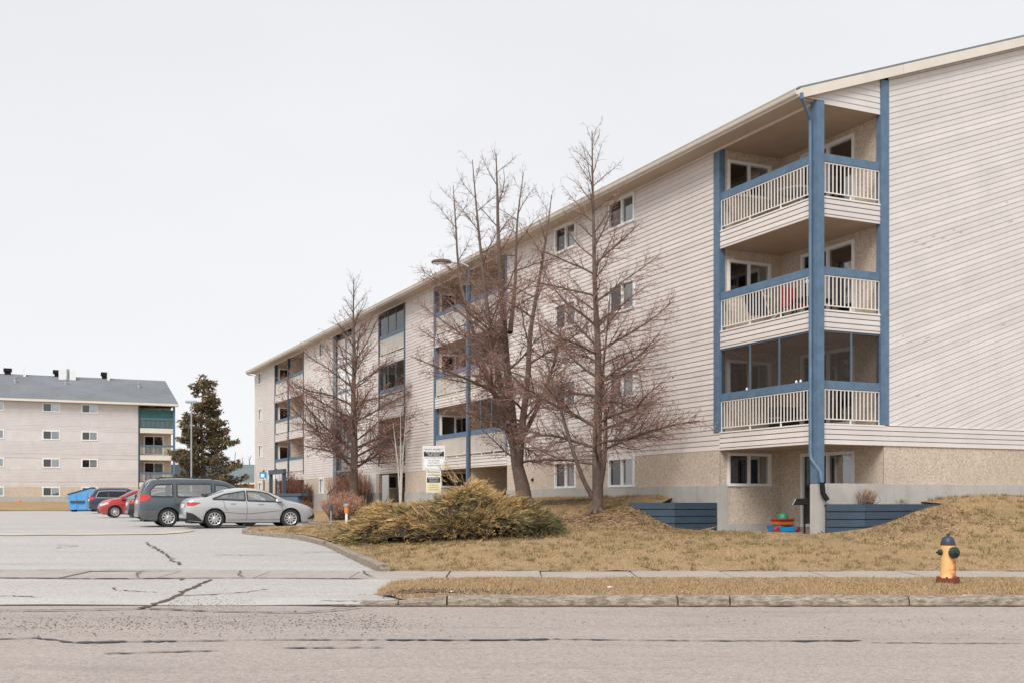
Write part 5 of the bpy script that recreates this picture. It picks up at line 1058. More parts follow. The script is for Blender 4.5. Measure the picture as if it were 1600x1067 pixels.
text('RESERVED', -.01, zl + .61 * h2, .03, sp2, 'signwhite', -.0085, 1.35 * w0); text('TENANTS', -.01, zl + .51 * h2, .03, sp2, 'signwhite', -.0085, 1.25 * w0)
for i in range(3): text('TOW AWAY ZONE', -.01, zl + (.33 - .1 * i) * h2, .022, sp2, 'soil', -.0085, 1.2 * w0)
# orange-topped marker post, plug-in post and small sign by the sedan
p = at(541.5, 782, 38.5); z = float(hl_arr(p.x, p.y)[0]); o = thing('marker_post', (p.x, p.y, z), 0, 'short white marker post with orange band beside the juniper', 'post')
MB().lathe([(.05, 0), (.05, .35)], 10).build('post', 'white', o); MB().lathe([(.075, .35), (.075, .58)], 10).build('orange_band', 'orange', o); MB().lathe([(.10, .58), (.10, .64), (.02, .68)], 10).build('cap', 'galv', o)
p = tr(18.9, -6.55); o = thing('plug_in_post', (p[0], p[1], hlot(p[1])), 0, 'thin car plug-in post in front of the silver sedan', 'post')
MB().tube([(0, 0, 0), (0, 0, .75)], .025, 8).build('post', 'galv', o); MB().box(-.06, .06, -.05, .05, .62, .82).build('socket_box', 'darkblue', o, bevel=.01)
p = at(30, 782, 103); o = thing('marker_post', (p.x, p.y, hlot(103) + .1), 0, 'small orange marker on the grass before the distant block', 'post'); MB().lathe([(.12, 0), (.10, .5)], 8).build('post', 'white', o); MB().lathe([(.18, .5), (.18, .8), (.02, .9)], 8).build('orange_band', 'orange', o)
# patio toys: water-table like toy with blue tray, orange box and green dome
p = tr(2.05, .62); TOY = thing('toy_sandbox', (p[0], p[1], .80), RZ, 'blue toy tray with orange box and green dome on the corner patio', 'toy')
M['toyblue'] = plain('toy_blue', (.02, .26, .52), .4, .1); M['toyor'] = plain('toy_orange', (.48, .11, .03), .45, .15); M['toygreen'] = plain('toy_green', (.02, .20, .09), .45, .15); M['toyred'] = plain('toy_red', (.33, .03, .04), .45, .15)
b = MB(); b.prism([(-.30, 0), (.30, 0), (.38, .17), (.0, .13), (-.38, .17)], lambda q: (q[0], -.22, q[1]), lambda q: (q[0], .22, q[1])); b.build('tray', 'toyblue', TOY, bevel=.02)
for x in (-.36, .30): MB().lathe([(.06, -.26), (.075, -.24), (.075, -.16), (.06, -.14)], 14, 'Y', (x, 0, .075)).build('wheel', 'toyred', TOY, smooth=True)
MB().box(-.24, .24, -.18, .18, .165, .30).build('box', 'toyor', TOY, bevel=.03); MB().box(-.25, .25, -.19, .19, .29, .345).build('box_rim', 'toyred', TOY, bevel=.015)
MB().lathe([(.145, .345), (.14, .40), (.11, .46), (.05, .49), (.005, .495)], 16).build('dome', 'toygreen', TOY, smooth=True)
p = tr(.55, .1); GR = thing('patio_grill', (p[0], p[1], .80), -.2, 'black flat grill on legs beside the concrete corner pier', 'grill')
b = MB(); b.prism([(-.30, .70), (.22, .70), (.22, .86), (-.22, .86)], lambda q: (q[0], -.2, q[1]), lambda q: (q[0], .2, q[1])); b.build('grill_box', 'black', GR, bevel=.01)
b = MB(); b.hexa([(-.32, -.2, .70), (-.30, -.2, .70), (-.30, .2, .70), (-.32, .2, .70), (-.24, -.2, .86), (-.22, -.2, .86), (-.22, .2, .86), (-.24, .2, .86)]); b.build('grill_lip', 'grey', GR)
for x, y in ((-.02, -.15), (-.02, .15), (.18, -.15), (.18, .15)): MB().tube([(x, y, 0), (x, y, .71)], .016, 6).build('leg', 'black', GR)
# things on the corner balconies
def bthing(name, t, r, z, rz, label, cat): p = tr(t, r); return thing(name, (p[0], p[1], z), RZ + rz, label, cat)
o = bthing('folding_chair', 3.0, .75, FT[1], .4, 'blue folding chair with white tube frame on the middle corner balcony', 'chair')
MB().hexa([(-.25, -.28, .34), (.28, -.28, .40), (.28, .28, .40), (-.25, .28, .34), (-.25, -.28, .36), (.28, -.28, .42), (.28, .28, .42), (-.25, .28, .36)]).build('seat', 'darkblue', o)
MB().hexa([(-.27, -.28, .36), (-.25, -.28, .36), (-.25, .28, .36), (-.27, .28, .36), (-.60, -.28, .86), (-.58, -.28, .86), (-.58, .28, .86), (-.60, .28, .86)]).build('backrest', 'darkblue', o)
for s in (-.3, .3): MB().tube([(-.62, s, .90), (-.24, s, .36), (.32, s, .02)], .014, 6).build('leg', 'white', o); MB().tube([(-.45, s, .02), (.30, s, .42)], .014, 6).build('leg', 'white', o)
o = bthing('patio_chair', 1.9, .9, FT[1], 0, 'red fabric chair behind the railing of the middle corner balcony', 'chair')
MB().box(-.25, .25, -.25, .25, .40, .46).build('seat', 'toyred', o, bevel=.02); MB().box(-.25, .25, .22, .27, .46, .95).build('backrest', 'toyred', o, bevel=.02)
for x in (-.22, .22):
    for y in (-.22, .22): MB().tube([(x, y, 0), (x, y, .41)], .015, 6).build('leg', 'black', o)
o = bthing('side_table', .85, .55, FT[1], 0, 'low dark table on the middle corner balcony near the post', 'table')
MB().box(-.45, .45, -.3, .3, .34, .40).build('table_top', 'black', o, bevel=.01)
for x in (-.4, .4):
    for y in (-.25, .25): MB().tube([(x, y, 0), (x, y, .35)], .02, 6).build('leg', 'black', o)
o = bthing('table_lamp', .95, .5, FT[1] + .40, 0, 'white lantern stand on the dark table of the middle corner balcony', 'lantern'); MB().lathe([(.07, 0), (.06, .03), (.025, .05), (.025, .40), (.05, .42), (.05, .50), (.01, .52)], 10).build('stand', 'white', o, smooth=True)
o = bthing('patio_table', 1.9, .95, FT[2], 0, 'covered round table on the top corner balcony', 'table'); MB().lathe([(.42, .62), (.52, .66), (.52, .70), (.02, .72)], 20).build('table_top', 'grey', o, smooth=True); MB().lathe([(.05, .03), (.05, .62)], 8).build('pedestal', 'grey', o); MB().lathe([(.25, 0), (.25, .03)], 16).build('foot', 'grey', o)
o = bthing('storage_crate', 2.1, .7, FT[0], .1, 'dark crate with slots behind the lowest corner railing', 'crate'); MB().box(-.35, .35, -.2, .2, .3, .55).build('upper_tray', 'black', o, bevel=.01); MB().box(-.35, .35, -.2, .2, 0, .25).build('lower_tray', 'black', o, bevel=.01); MB().box(-.3, -.25, -.18, .18, .24, .31).build('spacer', 'grey', o); MB().box(.25, .3, -.18, .18, .24, .31).build('spacer', 'grey', o)
for i, u in enumerate((.62, .78, 2.75)): o = bthing('ornament', u, .02, FT[0] + 1.03, 0, ('small white ornament on the lowest corner rail, nearest the corner post', 'small white ornament on the lowest corner rail, second from the corner post', 'small white ornament on the lowest corner rail, nearest the left jamb')[i], 'ornament'); MB().lathe([(.03, 0), (.035, .02), (.028, .05), (.004, .07)], 8).build('figure', 'white', o, smooth=True)
# entrance: planter wall, dark frame, name board, blue plate
er = -3.0; tA, tB = 41.0, 46.2
EN = thing('entrance_screen', (*tr(tA, er), .85), RZ, 'dark blue timber frame on a low planter wall before the entrance', 'pergola')
ln = tB - tA
b = MB(); b.box(-.15, .15, ln * .42, ln, -.1, 1.02); b.build('planter_wall', 'siding', EN); b = MB(); b.box(-.15, .15, -3.6, ln * .42 - .01, -.1, 1.0); b.build('planter_panel', 'blue', EN)
MB().box(-.2, .2, -4.5, ln + .05, 1.02, 1.16).build('coping', 'slate', EN)
for y in (0, ln * .62): MB().box(-.09, .09, y, y + .22, 1.16, 2.3).build('post', 'slate', EN)
MB().box(-.1, .1, -.1, ln * .62 + .35, 2.3, 2.55).build('beam', 'slate', EN)
NBt = 47.2; o = thing('name_board', (*tr(NBt, -2.0), .9), RZ, 'white blank name board on posts left of the entrance frame', 'sign'); MB().box(-.04, .04, 0, 3.7, 2.05, 2.55).build('board', 'white', o)
for y in (0.05, 3.55): MB().box(-.05, .05, y, y + .1, 0, 2.7).build('post', 'darkblue', o)
p = tr(49.6, -2.3); o = thing('parking_plate', (p[0], p[1], .9), 0, 'small blue and white square plate in front of the name board', 'sign'); MB().box(-.22, .22, -.02, .02, 2.15, 2.55).build('plate', 'toyblue', o); MB().box(-.14, .08, -.03, -.02, 2.2, 2.42).build('plate_symbol', 'white', o); MB().tube([(0, .04, 0), (0, .04, 2.5)], .03, 6).build('post', 'galv', o)
o = thing('stair_handrail', (*tr(35.2, -1.6), 1.1), RZ, 'black handrail beside the entrance steps', 'handrail')
for y in (0, 1.4): MB().tube([(0, y, 0), (0, y, 1.0 + .35 * (y < 1))], .025, 6).build('baluster', 'black', o)
MB().tube([(0, -.3, 1.5), (0, 0, 1.35), (0, 1.4, 1.0), (0, 1.9, .85)], .035, 6).build('handrail', 'black', o)
o = thing('planter_pot', (*tr(40.2, -5.2), .8), RZ, 'teal planter box with dry plants by the sedan bonnet', 'planter'); M['teal'] = plain('teal_paint', (.02, .12, .16), .5, .2); MB().prism([(-.4, 0), (.4, 0), (.5, .5), (-.5, .5)], lambda q: (q[0], -1.1, q[1]), lambda q: (q[0], 1.1, q[1])).build('box', 'teal', o); MB().box(-.44, .44, -1.04, 1.04, .48, .505).build('soil', 'soil', o)
# ------------------------------------------------------------------ bare trees
def gz(x, y): return float(hl_arr(x, y)[0])
def rvec(s=1): return Vector((random.gauss(0, s), random.gauss(0, s), random.gauss(0, s)))
def side_dir(d, ang, az):
    u = d.orthogonal().normalized(); q = d.cross(u); return (d * math.cos(ang) + (u * math.cos(az) + q * math.sin(az)) * math.sin(ang)).normalized()
TW = [(.24, .16, .135), (.29, .18, .15), (.20, .14, .12), (.33, .20, .165)]
class Tree:
    def __init__(s): s.a = MB(); s.b = MB(); s.bud = ([], [], [])
    def line(s, start, d, length, r0, r1, jit, trop, seg):
        n = max(2, int(length / seg)); p = Vector(start); d = d.normalized(); pts = [p.copy()]; ds = [d.copy()]
        for i in range(n):
            d = (d + rvec(jit) + Vector((0, 0, trop(i / n)))).normalized(); p = p + d * (length / n); pts.append(p.copy()); ds.append(d.copy())
        rad = [r0 + (r1 - r0) * i / n for i in range(n + 1)]; return pts, ds, rad
    def put(s, pts, rad):
        if rad[0] > .011: s.a.tube(pts, rad, 7 if rad[0] > .05 else 5, False)
        else: s.b.tube(pts, rad, 3, False, random.choice(TW))
    def buds(s, p, n, c0):
        V, F, C = s.bud
        for _ in range(n):
            q = p + rvec(.035); k = len(V); u = rvec(.02 * c0['bs']); w_ = rvec(.02 * c0['bs']); V += [tuple(q + u), tuple(q + w_), tuple(q - u * .7 - w_ * .7)]; F.append((k, k + 1, k + 2)); c = random.choice(c0['bc']); C += [c] * 3
    def limb(s, start, d, length, r0, lvl, P):
        tp = P['trop'][min(lvl, 3)]
        pts, ds, rad = s.line(start, d, length, r0, max(.0032, r0 * .25), P['jit'][min(lvl, 3)], tp, .16 if lvl < 3 else .1)
        s.put(pts, rad)
        if lvl >= 3:
            if random.random() < P['budp'] and pts[-1].z < P.get('budz', 9.2) + random.gauss(0, .8): s.buds(pts[-1], 3, P)
            return
        sp = P['space'][lvl]; n = int(length * (1 - P['bare'][lvl]) / sp); az = random.random() * 6.28
        for k in range(n):
            f = P['bare'][lvl] + (1 - P['bare'][lvl]) * (k + random.random()) / max(1, n); i = min(len(pts) - 1, int(f * (len(pts) - 1) + .5)); az += 2.4 + random.gauss(0, .4)
            cl = length * P['ratio'][lvl] * (1.05 - .72 * f) * random.uniform(.6, 1.25)
            cl = max(cl, .12)
            s.limb(pts[i], side_dir(ds[i], random.uniform(.42, .85), az), cl, max(.0040, min(rad[i] * .62, .0048 + cl * .010)), lvl + 1, P)
    def stem(s, pts, r0, r1, P, lim0, reach, nl, el):
        """pts: world polyline of a main stem; limbs from fraction lim0 to 1, reach(f) length, el(f) elevation"""
        Q = smooth_line([tuple(p) for p in pts], 5); Q = [Vector(q) for q in Q]; n = len(Q); rad = [r0 + (r1 - r0) * (i / (n - 1)) ** .8 for i in range(n)]
        s.a.tube(Q, rad, 10, False); az = random.random() * 6
        for k in range(nl):
            f = lim0 + (1 - lim0) * (k + random.random()) / nl; x = f * (n - 1); i = min(int(x), n - 2); p = Q[i].lerp(Q[i + 1], x - i); az += 2.4 + random.gauss(0, .5); e = el(f) + random.gauss(0, .12)
            d = Vector((math.cos(az) * math.cos(e), math.sin(az) * math.cos(e), math.sin(e))); L_ = reach(f) * random.uniform(.65, 1.2)
            s.limb(p, d, L_, min(rad[i] * .5, .008 + L_ * .0125), 1, P)
    def finish(s, name, base, label, cat='tree', group=None, bark='bark'):
        root = thing(name, base, 0, label, cat, group); off = Vector(base)
        for mb in (s.a, s.b): mb.v = [(x - off.x, y - off.y, z - off.z) for x, y, z in mb.v]
        s.a.build('trunk', bark, root, smooth='all', recalc=False)
        V, F, C = s.bud; k = len(s.b.v); 
        s.b.v += [(x - off.x, y - off.y, z - off.z) for x, y, z in V]; s.b.f += [(a + k, b + k, c + k) for a, b, c in F]; s.b.c += C
        s.b.build('crown', 'twig', root, recalc=False); return root
PT = dict(trop=[lambda f: 0, lambda f: -.015 + .045 * f, lambda f: .02, lambda f: .01], jit=[.03, .065, .10, .14], space=[.2, .09, .063], bare=[0, .10, .06], ratio=[.5, .40, .50], budp=.7, bs=.66, bc=[(.34, .175, .135), (.40, .205, .16), (.27, .135, .105)])
def W(px, py, D, dd=0):
    return at(px, py, D + dd)
# tree nearest the corner
random.seed(21); T = Tree(); D = 30.0; base = at(932, 803, D); base.z = gz(base.x, base.y) - .1
T.stem([base, W(934, 770, D), W(933, 700, D), W(935, 620, D), W(934, 540, D), W(930, 460, D), W(928, 380, D), W(926, 290, D), W(925, 205, D)], .185, .012, PT, .20, lambda f: 3.5 * (1 - f) ** .9 * (.9 if f < .27 else 1) + .45, 52, lambda f: .06 + .9 * f)
T.stem([W(936, 768, D), W(944, 720, D, -.1), W(946, 650, D, -.15), W(942, 590, D, -.1), W(948, 520, D, -.2), W(955, 440, D, -.4)], .085, .01, PT, .45, lambda f: 2.2 * (1 - f) + .4, 14, lambda f: .3 + .4 * f)
T.stem([W(927, 778, D), W(912, 750, D, -.1), W(896, 706, D, -.2), W(884, 668, D, -.2), W(874, 630, D, -.1), W(860, 585, D, 0), W(846, 530, D, .2), W(838, 470, D, .3)], .075, .01, PT, .45, lambda f: 1.7 * (1 - f) + .35, 16, lambda f: .35 + .5 * f)
for k in range(7): a = k * .9; T.a.tube([base + Vector((0, 0, .35)), base + Vector((math.cos(a) * .2, math.sin(a) * .2, .16)), base + Vector((math.cos(a) * .36, math.sin(a) * .36, .0))], [.09, .07, .02], 5, False)
T.finish('bare_tree', base, 'slim bare tree with reddish twigs on the mound left of the corner patio', group='bare trees')
# wide many-stemmed tree
random.seed(33); T = Tree(); D = 33.0; base = at(820, 795, D); base.z = gz(base.x, base.y) - .1
fork = W(806, 712, D)
rc = lambda a: (lambda f: a * (1 - f) ** .75 + .4)
E1 = lambda f: .22 + .7 * f
T.stem([base, W(817, 765, D), W(811, 738, D), fork, W(800, 650, D, .1), W(791, 560, D, .3), W(785, 470, D, .3), W(779, 380, D, .2), W(777, 300, D, .2), W(775, 240, D, .1)], .27, .01, PT, .27, rc(2.9), 25, E1)
T.stem([W(810, 735, D), W(815, 670, D, -.2), W(824, 600, D, -.3), W(829, 520, D, -.5), W(842, 440, D, -.6), W(853, 375, D, -.7), W(862, 305, D, -.8)], .14, .01, PT, .15, rc(2.5), 17, E1)
T.stem([W(803, 700, D), W(782, 640, D, .3), W(757, 575, D, .7), W(737, 510, D, 1.0), W(718, 430, D, 1.2), W(712, 350, D, 1.2), W(708, 290, D, 1.2)], .11, .01, PT, .2, rc(2.6), 18, E1)
T.stem([W(798, 660, D), W(778, 580, D, -.6), W(764, 500, D, -1.0), W(752, 400, D, -1.2), W(744, 320, D, -1.3), W(738, 250, D, -1.3)], .10, .01, PT, .2, rc(2.5), 15, E1)
T.stem([W(812, 690, D), W(838, 640, D, .2), W(862, 580, D, .4), W(877, 510, D, .6), W(888, 440, D, .6)], .085, .01, PT, .3, rc(2.0), 13, E1)
T.stem([W(794, 632, D), W(760, 606, D, -.5), W(720, 588, D, -.9), W(680, 572, D, -1.2), W(640, 556, D, -1.4)], .065, .01, PT, .15, rc(1.9), 16, lambda f: .3)
T.stem([W(790, 560, D), W(760, 520, D, .5), W(720, 490, D, .9), W(690, 460, D, 1.2), W(672, 420, D, 1.2)], .065, .01, PT, .15, rc(1.8), 14, lambda f: .35)
T.stem([W(797, 520, D), W(805, 440, D, .8), W(808, 350, D, 1.1), W(818, 270, D, 1.2)], .08, .01, PT, .2, rc(1.8), 11, E1)
for k in range(8): a = k * .8; T.a.tube([base + Vector((0, 0, .45)), base + Vector((math.cos(a) * .27, math.sin(a) * .27, .18)), base + Vector((math.cos(a) * .5, math.sin(a) * .5, .0))], [.12, .09, .02], 5, False)
T.finish('bare_tree', base, 'broad many-stemmed bare tree behind the juniper, widest of the bare trees', group='bare trees')
# conical tree by the entrance
random.seed(45); T = Tree(); D = 52.0; base = at(553, 780, D); base.z = gz(base.x, base.y) - .1
P3 = dict(PT, space=[.2, .12, .085], bs=1.0)
T.stem([base, W(553, 740, D), W(554, 690, D), W(552, 620, D), W(554, 560, D), W(552, 500, D), W(553, 435, D)], .24, .015, P3, .17, lambda f: 4.7 * (1 - f) ** .9 + .5, 58, lambda f: .30 + .6 * f)
T.finish('bare_tree', base, 'tall conical bare tree in front of the building entrance', group='bare trees')
# pale sapling
random.seed(51); T = Tree(); D = 45.0; base = at(626, 779, D); base.z = gz(base.x, base.y) - .05
PS = dict(PT, budp=.1, space=[.3, .25, .2], bare=[0, .3, .3])
for dx, h_, s_ in ((0, 640, 0), (-12, 660, .4), (8, 655, -.3)): T.stem([base, W(626 + dx * .3, 735, D, s_ * .3), W(626 + dx * .7, 690, D, s_), W(626 + dx, h_, D, s_)], .045, .008, PS, .3, lambda f: .7 * (1 - f) + .15, 7, lambda f: .9)
T.finish('birch_sapling', base, 'thin pale multi-stemmed sapling left of the parking sign', bark='bark_pale')
# twiggy shrubs
def shrub(name, cx, cy, rx, ry, h, n, label, seed, cols, lean=.5, base_z=None, rot=RZ + 1.57, fine=.006, k2=7, group='bare shrubs'):
    random.seed(seed); z0 = gz(cx, cy) if base_z is None else base_z; mb = MB(); st = MB()
    for i in range(n):
        a = random.random() * 6.28; q = math.sqrt(random.random()); u, v = q * rx * math.cos(a), q * ry * math.sin(a)
        bx, by = u * .55, v * .55; hh = h * (1 - .35 * q * q) * random.uniform(.75, 1.1); p = Vector((bx * math.cos(rot) - by * math.sin(rot), bx * math.sin(rot) + by * math.cos(rot), -.03)); e = Vector((u * math.cos(rot) - v * math.sin(rot), u * math.sin(rot) + v * math.cos(rot), hh))
        m = p.lerp(e, .5) + rvec(.05) + Vector((0, 0, .08 * h)); st.tube([p, m, e], [fine * 1.6, fine * 1.2, fine * .6], 3, False)
        for k in range(k2):
            f = random.uniform(.3, 1); s = p.lerp(m, f * 2) if f < .5 else m.lerp(e, f * 2 - 1); d = (rvec(1) + Vector((0, 0, 1.0))).normalized() * random.uniform(.1, .28) * (h ** .5); mb.tube([s, s + d * .5 + rvec(.01), s + d], [fine * .8, fine * .6, fine * .35], 3, False, random.choice(cols))
    root = thing(name, (cx, cy, z0), 0, label, 'shrub', group); st.build('stem', 'bark', root, recalc=False); mb.build('crown', 'twig', root, recalc=False); return root
RC = [(.55, .32, .22), (.45, .25, .18), (.62, .38, .27), (.38, .22, .16)]
p = at(533, 800, 43); shrub('twiggy_hedge', p.x, p.y + .6, 1.35, .9, 1.0, 300, 'low reddish twiggy hedge between the sedan and the juniper', 61, RC, k2=11)
p = at(540, 782, 57); shrub('twiggy_shrub', p.x, p.y, 1.2, 1.1, 2.3, 170, 'tall reddish bare shrub behind the conical tree trunk', 62, [(.46, .22, .16), (.38, .18, .13), (.52, .26, .19)], base_z=1.0, k2=7, fine=.007)
p = at(566, 782, 57.5); shrub('twiggy_shrub', p.x, p.y, 1.0, .9, 2.2, 120, 'reddish bare shrub to the right of the conical tree trunk', 63, [(.46, .22, .16), (.38, .18, .13), (.52, .26, .19)], base_z=1.1, k2=6, fine=.007)
p = at(452, 782, 67); shrub('twiggy_shrub', p.x, p.y, .8, .8, 2.3, 140, 'small reddish bare shrub below the blue and white plate', 64, [(.22, .08, .065), (.26, .10, .08)], base_z=.9, k2=9, fine=.011)
p = at(472, 782, 68); shrub('twiggy_shrub', p.x, p.y, .9, .8, 1.9, 140, 'bare shrub seen through the dark entrance frame', 65, [(.16, .08, .055), (.2, .09, .06)], base_z=.95, k2=9, fine=.011)
p = at(478, 782, 58); shrub('dry_plants', p.x, p.y, .7, .4, .7, 90, 'dry brown plants behind the bonnet of the silver sedan', 66, [(.26, .13, .07), (.2, .1, .06)], base_z=.9, fine=.01)
p = at(1349, 782, 26.9); shrub('dry_grass_clump', p.x, p.y, .45, .3, .42, 110, 'dry tan grass clump behind the right timber wall', 67, [(.50, .33, .21), (.42, .26, .16), (.55, .40, .28)], base_z=1.48, k2=4, fine=.004, group='dry clumps')
p = at(1395, 782, 27.6); shrub('dry_grass_clump', p.x, p.y, .5, .2, .2, 60, 'small dry clump against the gable foundation', 68, [(.45, .30, .18), (.40, .26, .16)], base_z=1.48, k2=3, fine=.004, group='dry clumps')
# ------------------------------------------------------------------ spreading juniper
random.seed(71); R7 = np.random.default_rng(71)
JC = np.array((-1.72, 28.45)); ja = math.atan2(.72, -.69); JA, JB, JH = 3.62, 1.95, 1.16
lob = [(R7.uniform(-1, 1), R7.uniform(-1, 1), R7.uniform(.16, .40), R7.uniform(-.40, .42)) for _ in range(58)]
def jh(u, v):
    rho = np.sqrt(u * u + v * v); b = np.clip(1 - rho ** 2.3, 0, 1) ** .48; n = np.zeros_like(u)
    for a, c, s, k in lob: n = n + k * np.exp(-(((u - a) * 1.7) ** 2 + (v - c) ** 2) / (2 * (s * .55) ** 2))
    return JH * b * np.clip(.72 + .95 * n, .30, 1.4) * np.interp(u, [-1, -.55, -.2, .1, .35, .7, 1], [.55, .88, 1.08, 1.0, .74, .76, .8])
def jw(u, v):
    x = u * JA; y = v * JB; return JC[0] + x * math.cos(ja) - y * math.sin(ja), JC[1] + x * math.sin(ja) + y * math.cos(ja)
JO = thing('juniper', (JC[0], JC[1], gz(*JC)), 0, 'wide spreading juniper with golden brown and green foliage on the lawn', 'bush'); jz0 = gz(*JC)
n = 30; g = np.linspace(-1, 1, n); mb = MB(); idx = {}
for i in range(n):
    for j in range(n):
        u, v = g[i], g[j]
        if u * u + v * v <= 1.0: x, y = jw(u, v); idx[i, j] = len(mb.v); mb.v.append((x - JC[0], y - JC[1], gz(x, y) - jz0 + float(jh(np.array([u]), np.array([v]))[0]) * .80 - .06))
for i in range(n - 1):
    for j in range(n - 1):
        q = [(i, j), (i + 1, j), (i + 1, j + 1), (i, j + 1)]
        if all(k in idx for k in q): mb.f.append(tuple(idx[k] for k in q))
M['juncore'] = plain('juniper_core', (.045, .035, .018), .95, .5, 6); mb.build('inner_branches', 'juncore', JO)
V = []; F = []; C = []
NS = 11000; th = R7.uniform(0, 6.283, NS); rr = np.sqrt(R7.uniform(0, 1, NS)) * 1.02; U_ = rr * np.cos(th); V_ = rr * np.sin(th)
X_, Y_ = jw(U_, V_); Hh_ = jh(U_, V_); Z_ = np.concatenate([hl_arr(X_[i:i + 3000], Y_[i:i + 3000]) for i in range(0, NS, 3000)]); ee_ = .03
gu = (jh(U_ + ee_, V_) - jh(U_ - ee_, V_)) / (2 * ee_ * JA); gv = (jh(U_, V_ + ee_) - jh(U_, V_ - ee_)) / (2 * ee_ * JB)
ZN = [np.sin(X_ * 2.3 + 1) * np.sin(Y_ * 1.9) + .6 * np.sin(X_ * 5.1 + Y_ * 3.3)][0]
LN_ = sum(k * np.exp(-(((U_ - a) * 1.7) ** 2 + (V_ - c) ** 2) / (2 * (s * .55) ** 2)) for a, c, s, k in lob)
for i in range(NS):
    if LN_[i] < -.05 and random.random() < .62: continue
    c, s = math.cos(ja), math.sin(ja); ou = Vector((U_[i] / JA * 2, V_[i] / JB * 2, 0)); gx_, gy_ = gu[i], gv[i]
    nx, ny = -(gx_ * c - gy_ * s), -(gx_ * s + gy_ * c); out_ = Vector((nx, ny, .25)); 
    rad_ = Vector((X_[i] - JC[0], Y_[i] - JC[1], 0)); rad_ = rad_.normalized() if rad_.length > .01 else Vector((0, -1, 0))
    ca_ = math.atan2(rad_.y, rad_.x) + 1.0 * math.sin(X_[i] * 2.9 + Y_[i] * 1.3) + .7 * math.sin(Y_[i] * 4.1 - X_[i] * 1.7); cd_ = Vector((math.cos(ca_), math.sin(ca_), -.05))
    d = (out_.normalized() * .35 + rad_ * .25 + cd_ * .6 + Vector((random.gauss(0, .30), random.gauss(0, .30), random.gauss(.02, .14)))).normalized()
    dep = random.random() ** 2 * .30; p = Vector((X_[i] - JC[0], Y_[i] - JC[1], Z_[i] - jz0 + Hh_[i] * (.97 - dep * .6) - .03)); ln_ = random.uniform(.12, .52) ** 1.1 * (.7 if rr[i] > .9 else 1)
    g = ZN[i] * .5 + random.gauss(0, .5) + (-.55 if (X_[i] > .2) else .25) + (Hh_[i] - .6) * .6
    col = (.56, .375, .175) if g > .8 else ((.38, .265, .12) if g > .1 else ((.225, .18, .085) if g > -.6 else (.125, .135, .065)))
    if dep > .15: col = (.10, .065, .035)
    fv = random.uniform(.72, 1.25); col = tuple(k * fv for k in col)
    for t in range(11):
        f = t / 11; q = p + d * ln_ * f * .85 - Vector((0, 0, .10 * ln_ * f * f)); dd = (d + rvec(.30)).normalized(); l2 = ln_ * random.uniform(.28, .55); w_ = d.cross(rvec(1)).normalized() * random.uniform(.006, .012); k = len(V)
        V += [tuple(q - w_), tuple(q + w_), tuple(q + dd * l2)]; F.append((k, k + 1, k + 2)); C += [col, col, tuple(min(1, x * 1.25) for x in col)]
for _ in range(14):       # a few long dead shoots on the crest
    q = Vector((random.uniform(.9, 1.5) - .9, random.uniform(-1, .6), 1.25)); d = Vector((random.uniform(-.9, -.2), random.uniform(-.4, .2), random.uniform(.3, .8))).normalized()
    for t in range(8): k = len(V); s = q + d * t * .07; w_ = rvec(.006); V += [tuple(s - w_), tuple(s + w_), tuple(s + d * .16 + rvec(.02))]; F.append((k, k + 1, k + 2)); C += [(.5, .33, .16)] * 3
soup('foliage', V, F, np.array(C), 'foliage', JO)
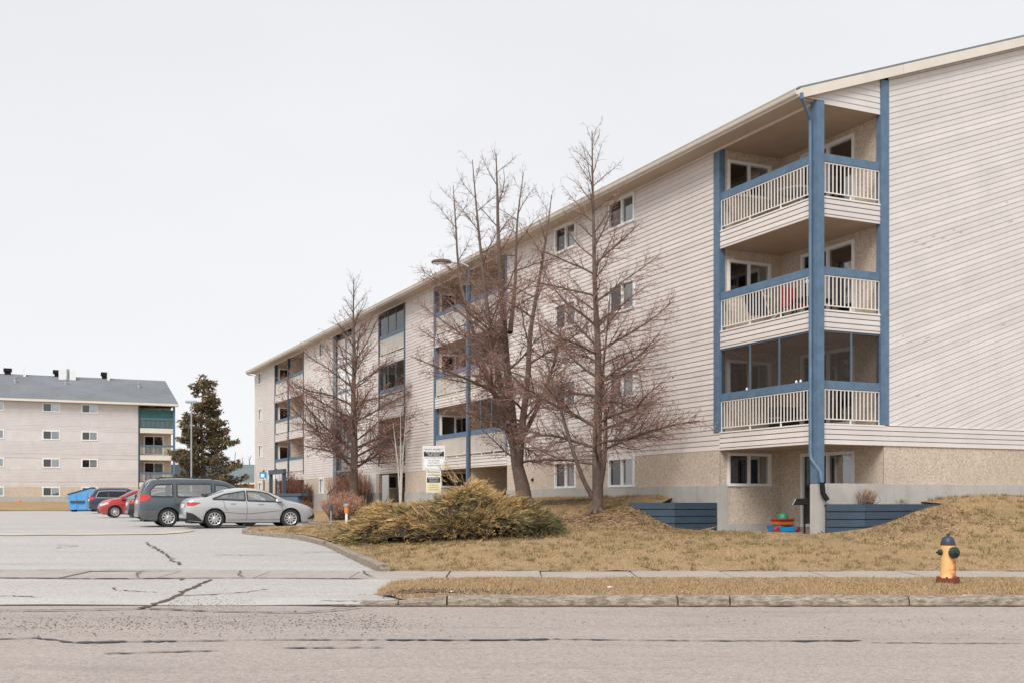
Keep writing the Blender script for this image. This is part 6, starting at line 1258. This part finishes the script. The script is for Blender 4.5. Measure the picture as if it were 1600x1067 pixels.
# ------------------------------------------------------------------ spruce
def spruce(px, top, D, label, seed, h0=.8, wide=1.0):
    random.seed(seed); base = at(px, 782, D); base.z = h0; H = at(px, top, D).z - h0; root = thing('spruce_tree', base, 0, label, 'tree'); V = []; F = []; C = []
    MB().tube([(0, 0, 0), (.1, 0, H * .3), (-.1, 0, H * .6), (.15, 0, H * .97)], [.30, .22, .13, .03], 8, False).build('trunk', 'bark', root, smooth='all')
    br = MB(); k = 0
    for w_ in range(34):
        f = w_ / 33; z = H * (.075 + .90 * f); n = 6 if f < .8 else 4; R = wide * (3.75 * (1 - f) ** .60 + .25) * (1 if f > .08 else .8)
        for i in range(n):
            if random.random() < .36: continue
            a = random.random() * 6.28; ln_ = R * random.uniform(.5, 1.12); dz = random.uniform(-.26, .04) * ln_; tip = Vector((math.cos(a) * ln_, math.sin(a) * ln_, dz + .12 * ln_)); p0 = Vector((.05, 0, z + random.uniform(-.3, .3))); mid = p0 + tip * .55 + Vector((0, 0, -.10 * ln_)); e = p0 + tip
            br.tube([p0, mid, e], [.05, .035, .012], 4, False); ns = int(ln_ * 50)
            sd_ = random.uniform(.8, 1.2)
            for q in range(ns):
                t = random.uniform(.18, 1.02); s = p0.lerp(mid, t * 2) if t < .5 else mid.lerp(e, t * 2 - 1); lat = Vector((-math.sin(a), math.cos(a), 0)) * random.gauss(0, .16 + .28 * (1 - t)) ; s = s + lat + Vector((0, 0, random.uniform(-.55, .06) * (.4 + .6 * (1 - t) + .2)))
                d = (Vector((math.cos(a), math.sin(a), random.uniform(-.9, .2))) + rvec(.4)).normalized(); g = random.random()
                col = (.15, .115, .058) if g < .45 else ((.22, .14, .075) if g < .8 else (.10, .11, .062)); fv = random.uniform(.7, 1.4) * sd_; col = tuple(x * fv for x in col)
                for m_ in range(4):
                    dd = (d + rvec(.5)).normalized() * random.uniform(.14, .30); wd = rvec(.035); kk = len(V); V += [tuple(s - wd), tuple(s + wd), tuple(s + dd)]; F.append((kk, kk + 1, kk + 2)); C += [col] * 3
    br.build('branches', 'bark', root, recalc=False); soup('crown', V, F, np.array(C), 'foliage', root); return root
spruce(316, 577, 98, 'dark ragged spruce between the two apartment blocks', 81)
# ------------------------------------------------------------------ far bare trees between the blocks
random.seed(91)
for i, (px, top, D, lab) in enumerate(((379, 716, 175, 'faint far bare tree just left of the long block'), (391, 712, 180, 'faint far bare tree nearest the long block'), (360, 722, 190, 'faint far bare tree above the yellow house roof'), (368, 706, 210, 'thin far bare tree, tallest above the yellow house'))):
    T = Tree(); base = at(px, 782, D); base.z = .8; H = at(px, top, D).z - .8
    PF = dict(PT, space=[.8, .7, .6], bare=[0, .2, .2], budp=.4, bs=5.0, jit=[.03, .08, .12, .15])
    T.stem([base, base + Vector((.2, 0, H * .4)), base + Vector((-.2, 0, H * .7)), base + Vector((0, 0, H))], .22, .03, PF, .2, lambda f: H * .35 * (1 - f) + .8, 18, lambda f: .6 + .5 * f)
    T.finish('far_tree', base, lab, group='far bare trees')
# fallen leaves over the mound and along walls
V = []; F = []; C = []; random.seed(95)
for i in range(5200):
    if random.random() < .75: x, y = 2.7 + random.gauss(0, 1.15), 29.1 + random.gauss(0, .75)
    else: x, y = 9.8 + random.gauss(0, 1.2), 26.1 + random.gauss(0, .5)
    if not inpoly(lawnp, np.array([x]), np.array([y]))[0]: continue
    z = hlawn(x, y) + .02; s = random.uniform(.015, .035); a = rvec(s); b_ = rvec(s); k = len(V); V += [(x + a.x, y + a.y, z + abs(a.z) * .5), (x + b_.x, y + b_.y, z), (x - a.x, y - a.y, z + abs(b_.z) * .5)]; F.append((k, k + 1, k + 2)); g = random.uniform(.5, 1.3); C += [(.23 * g, .135 * g, .085 * g)] * 3
tag(soup('fallen_leaves', V, F, np.array(C), 'foliage'), 'brown fallen leaves strewn over the mound', 'leaves', kind='stuff')
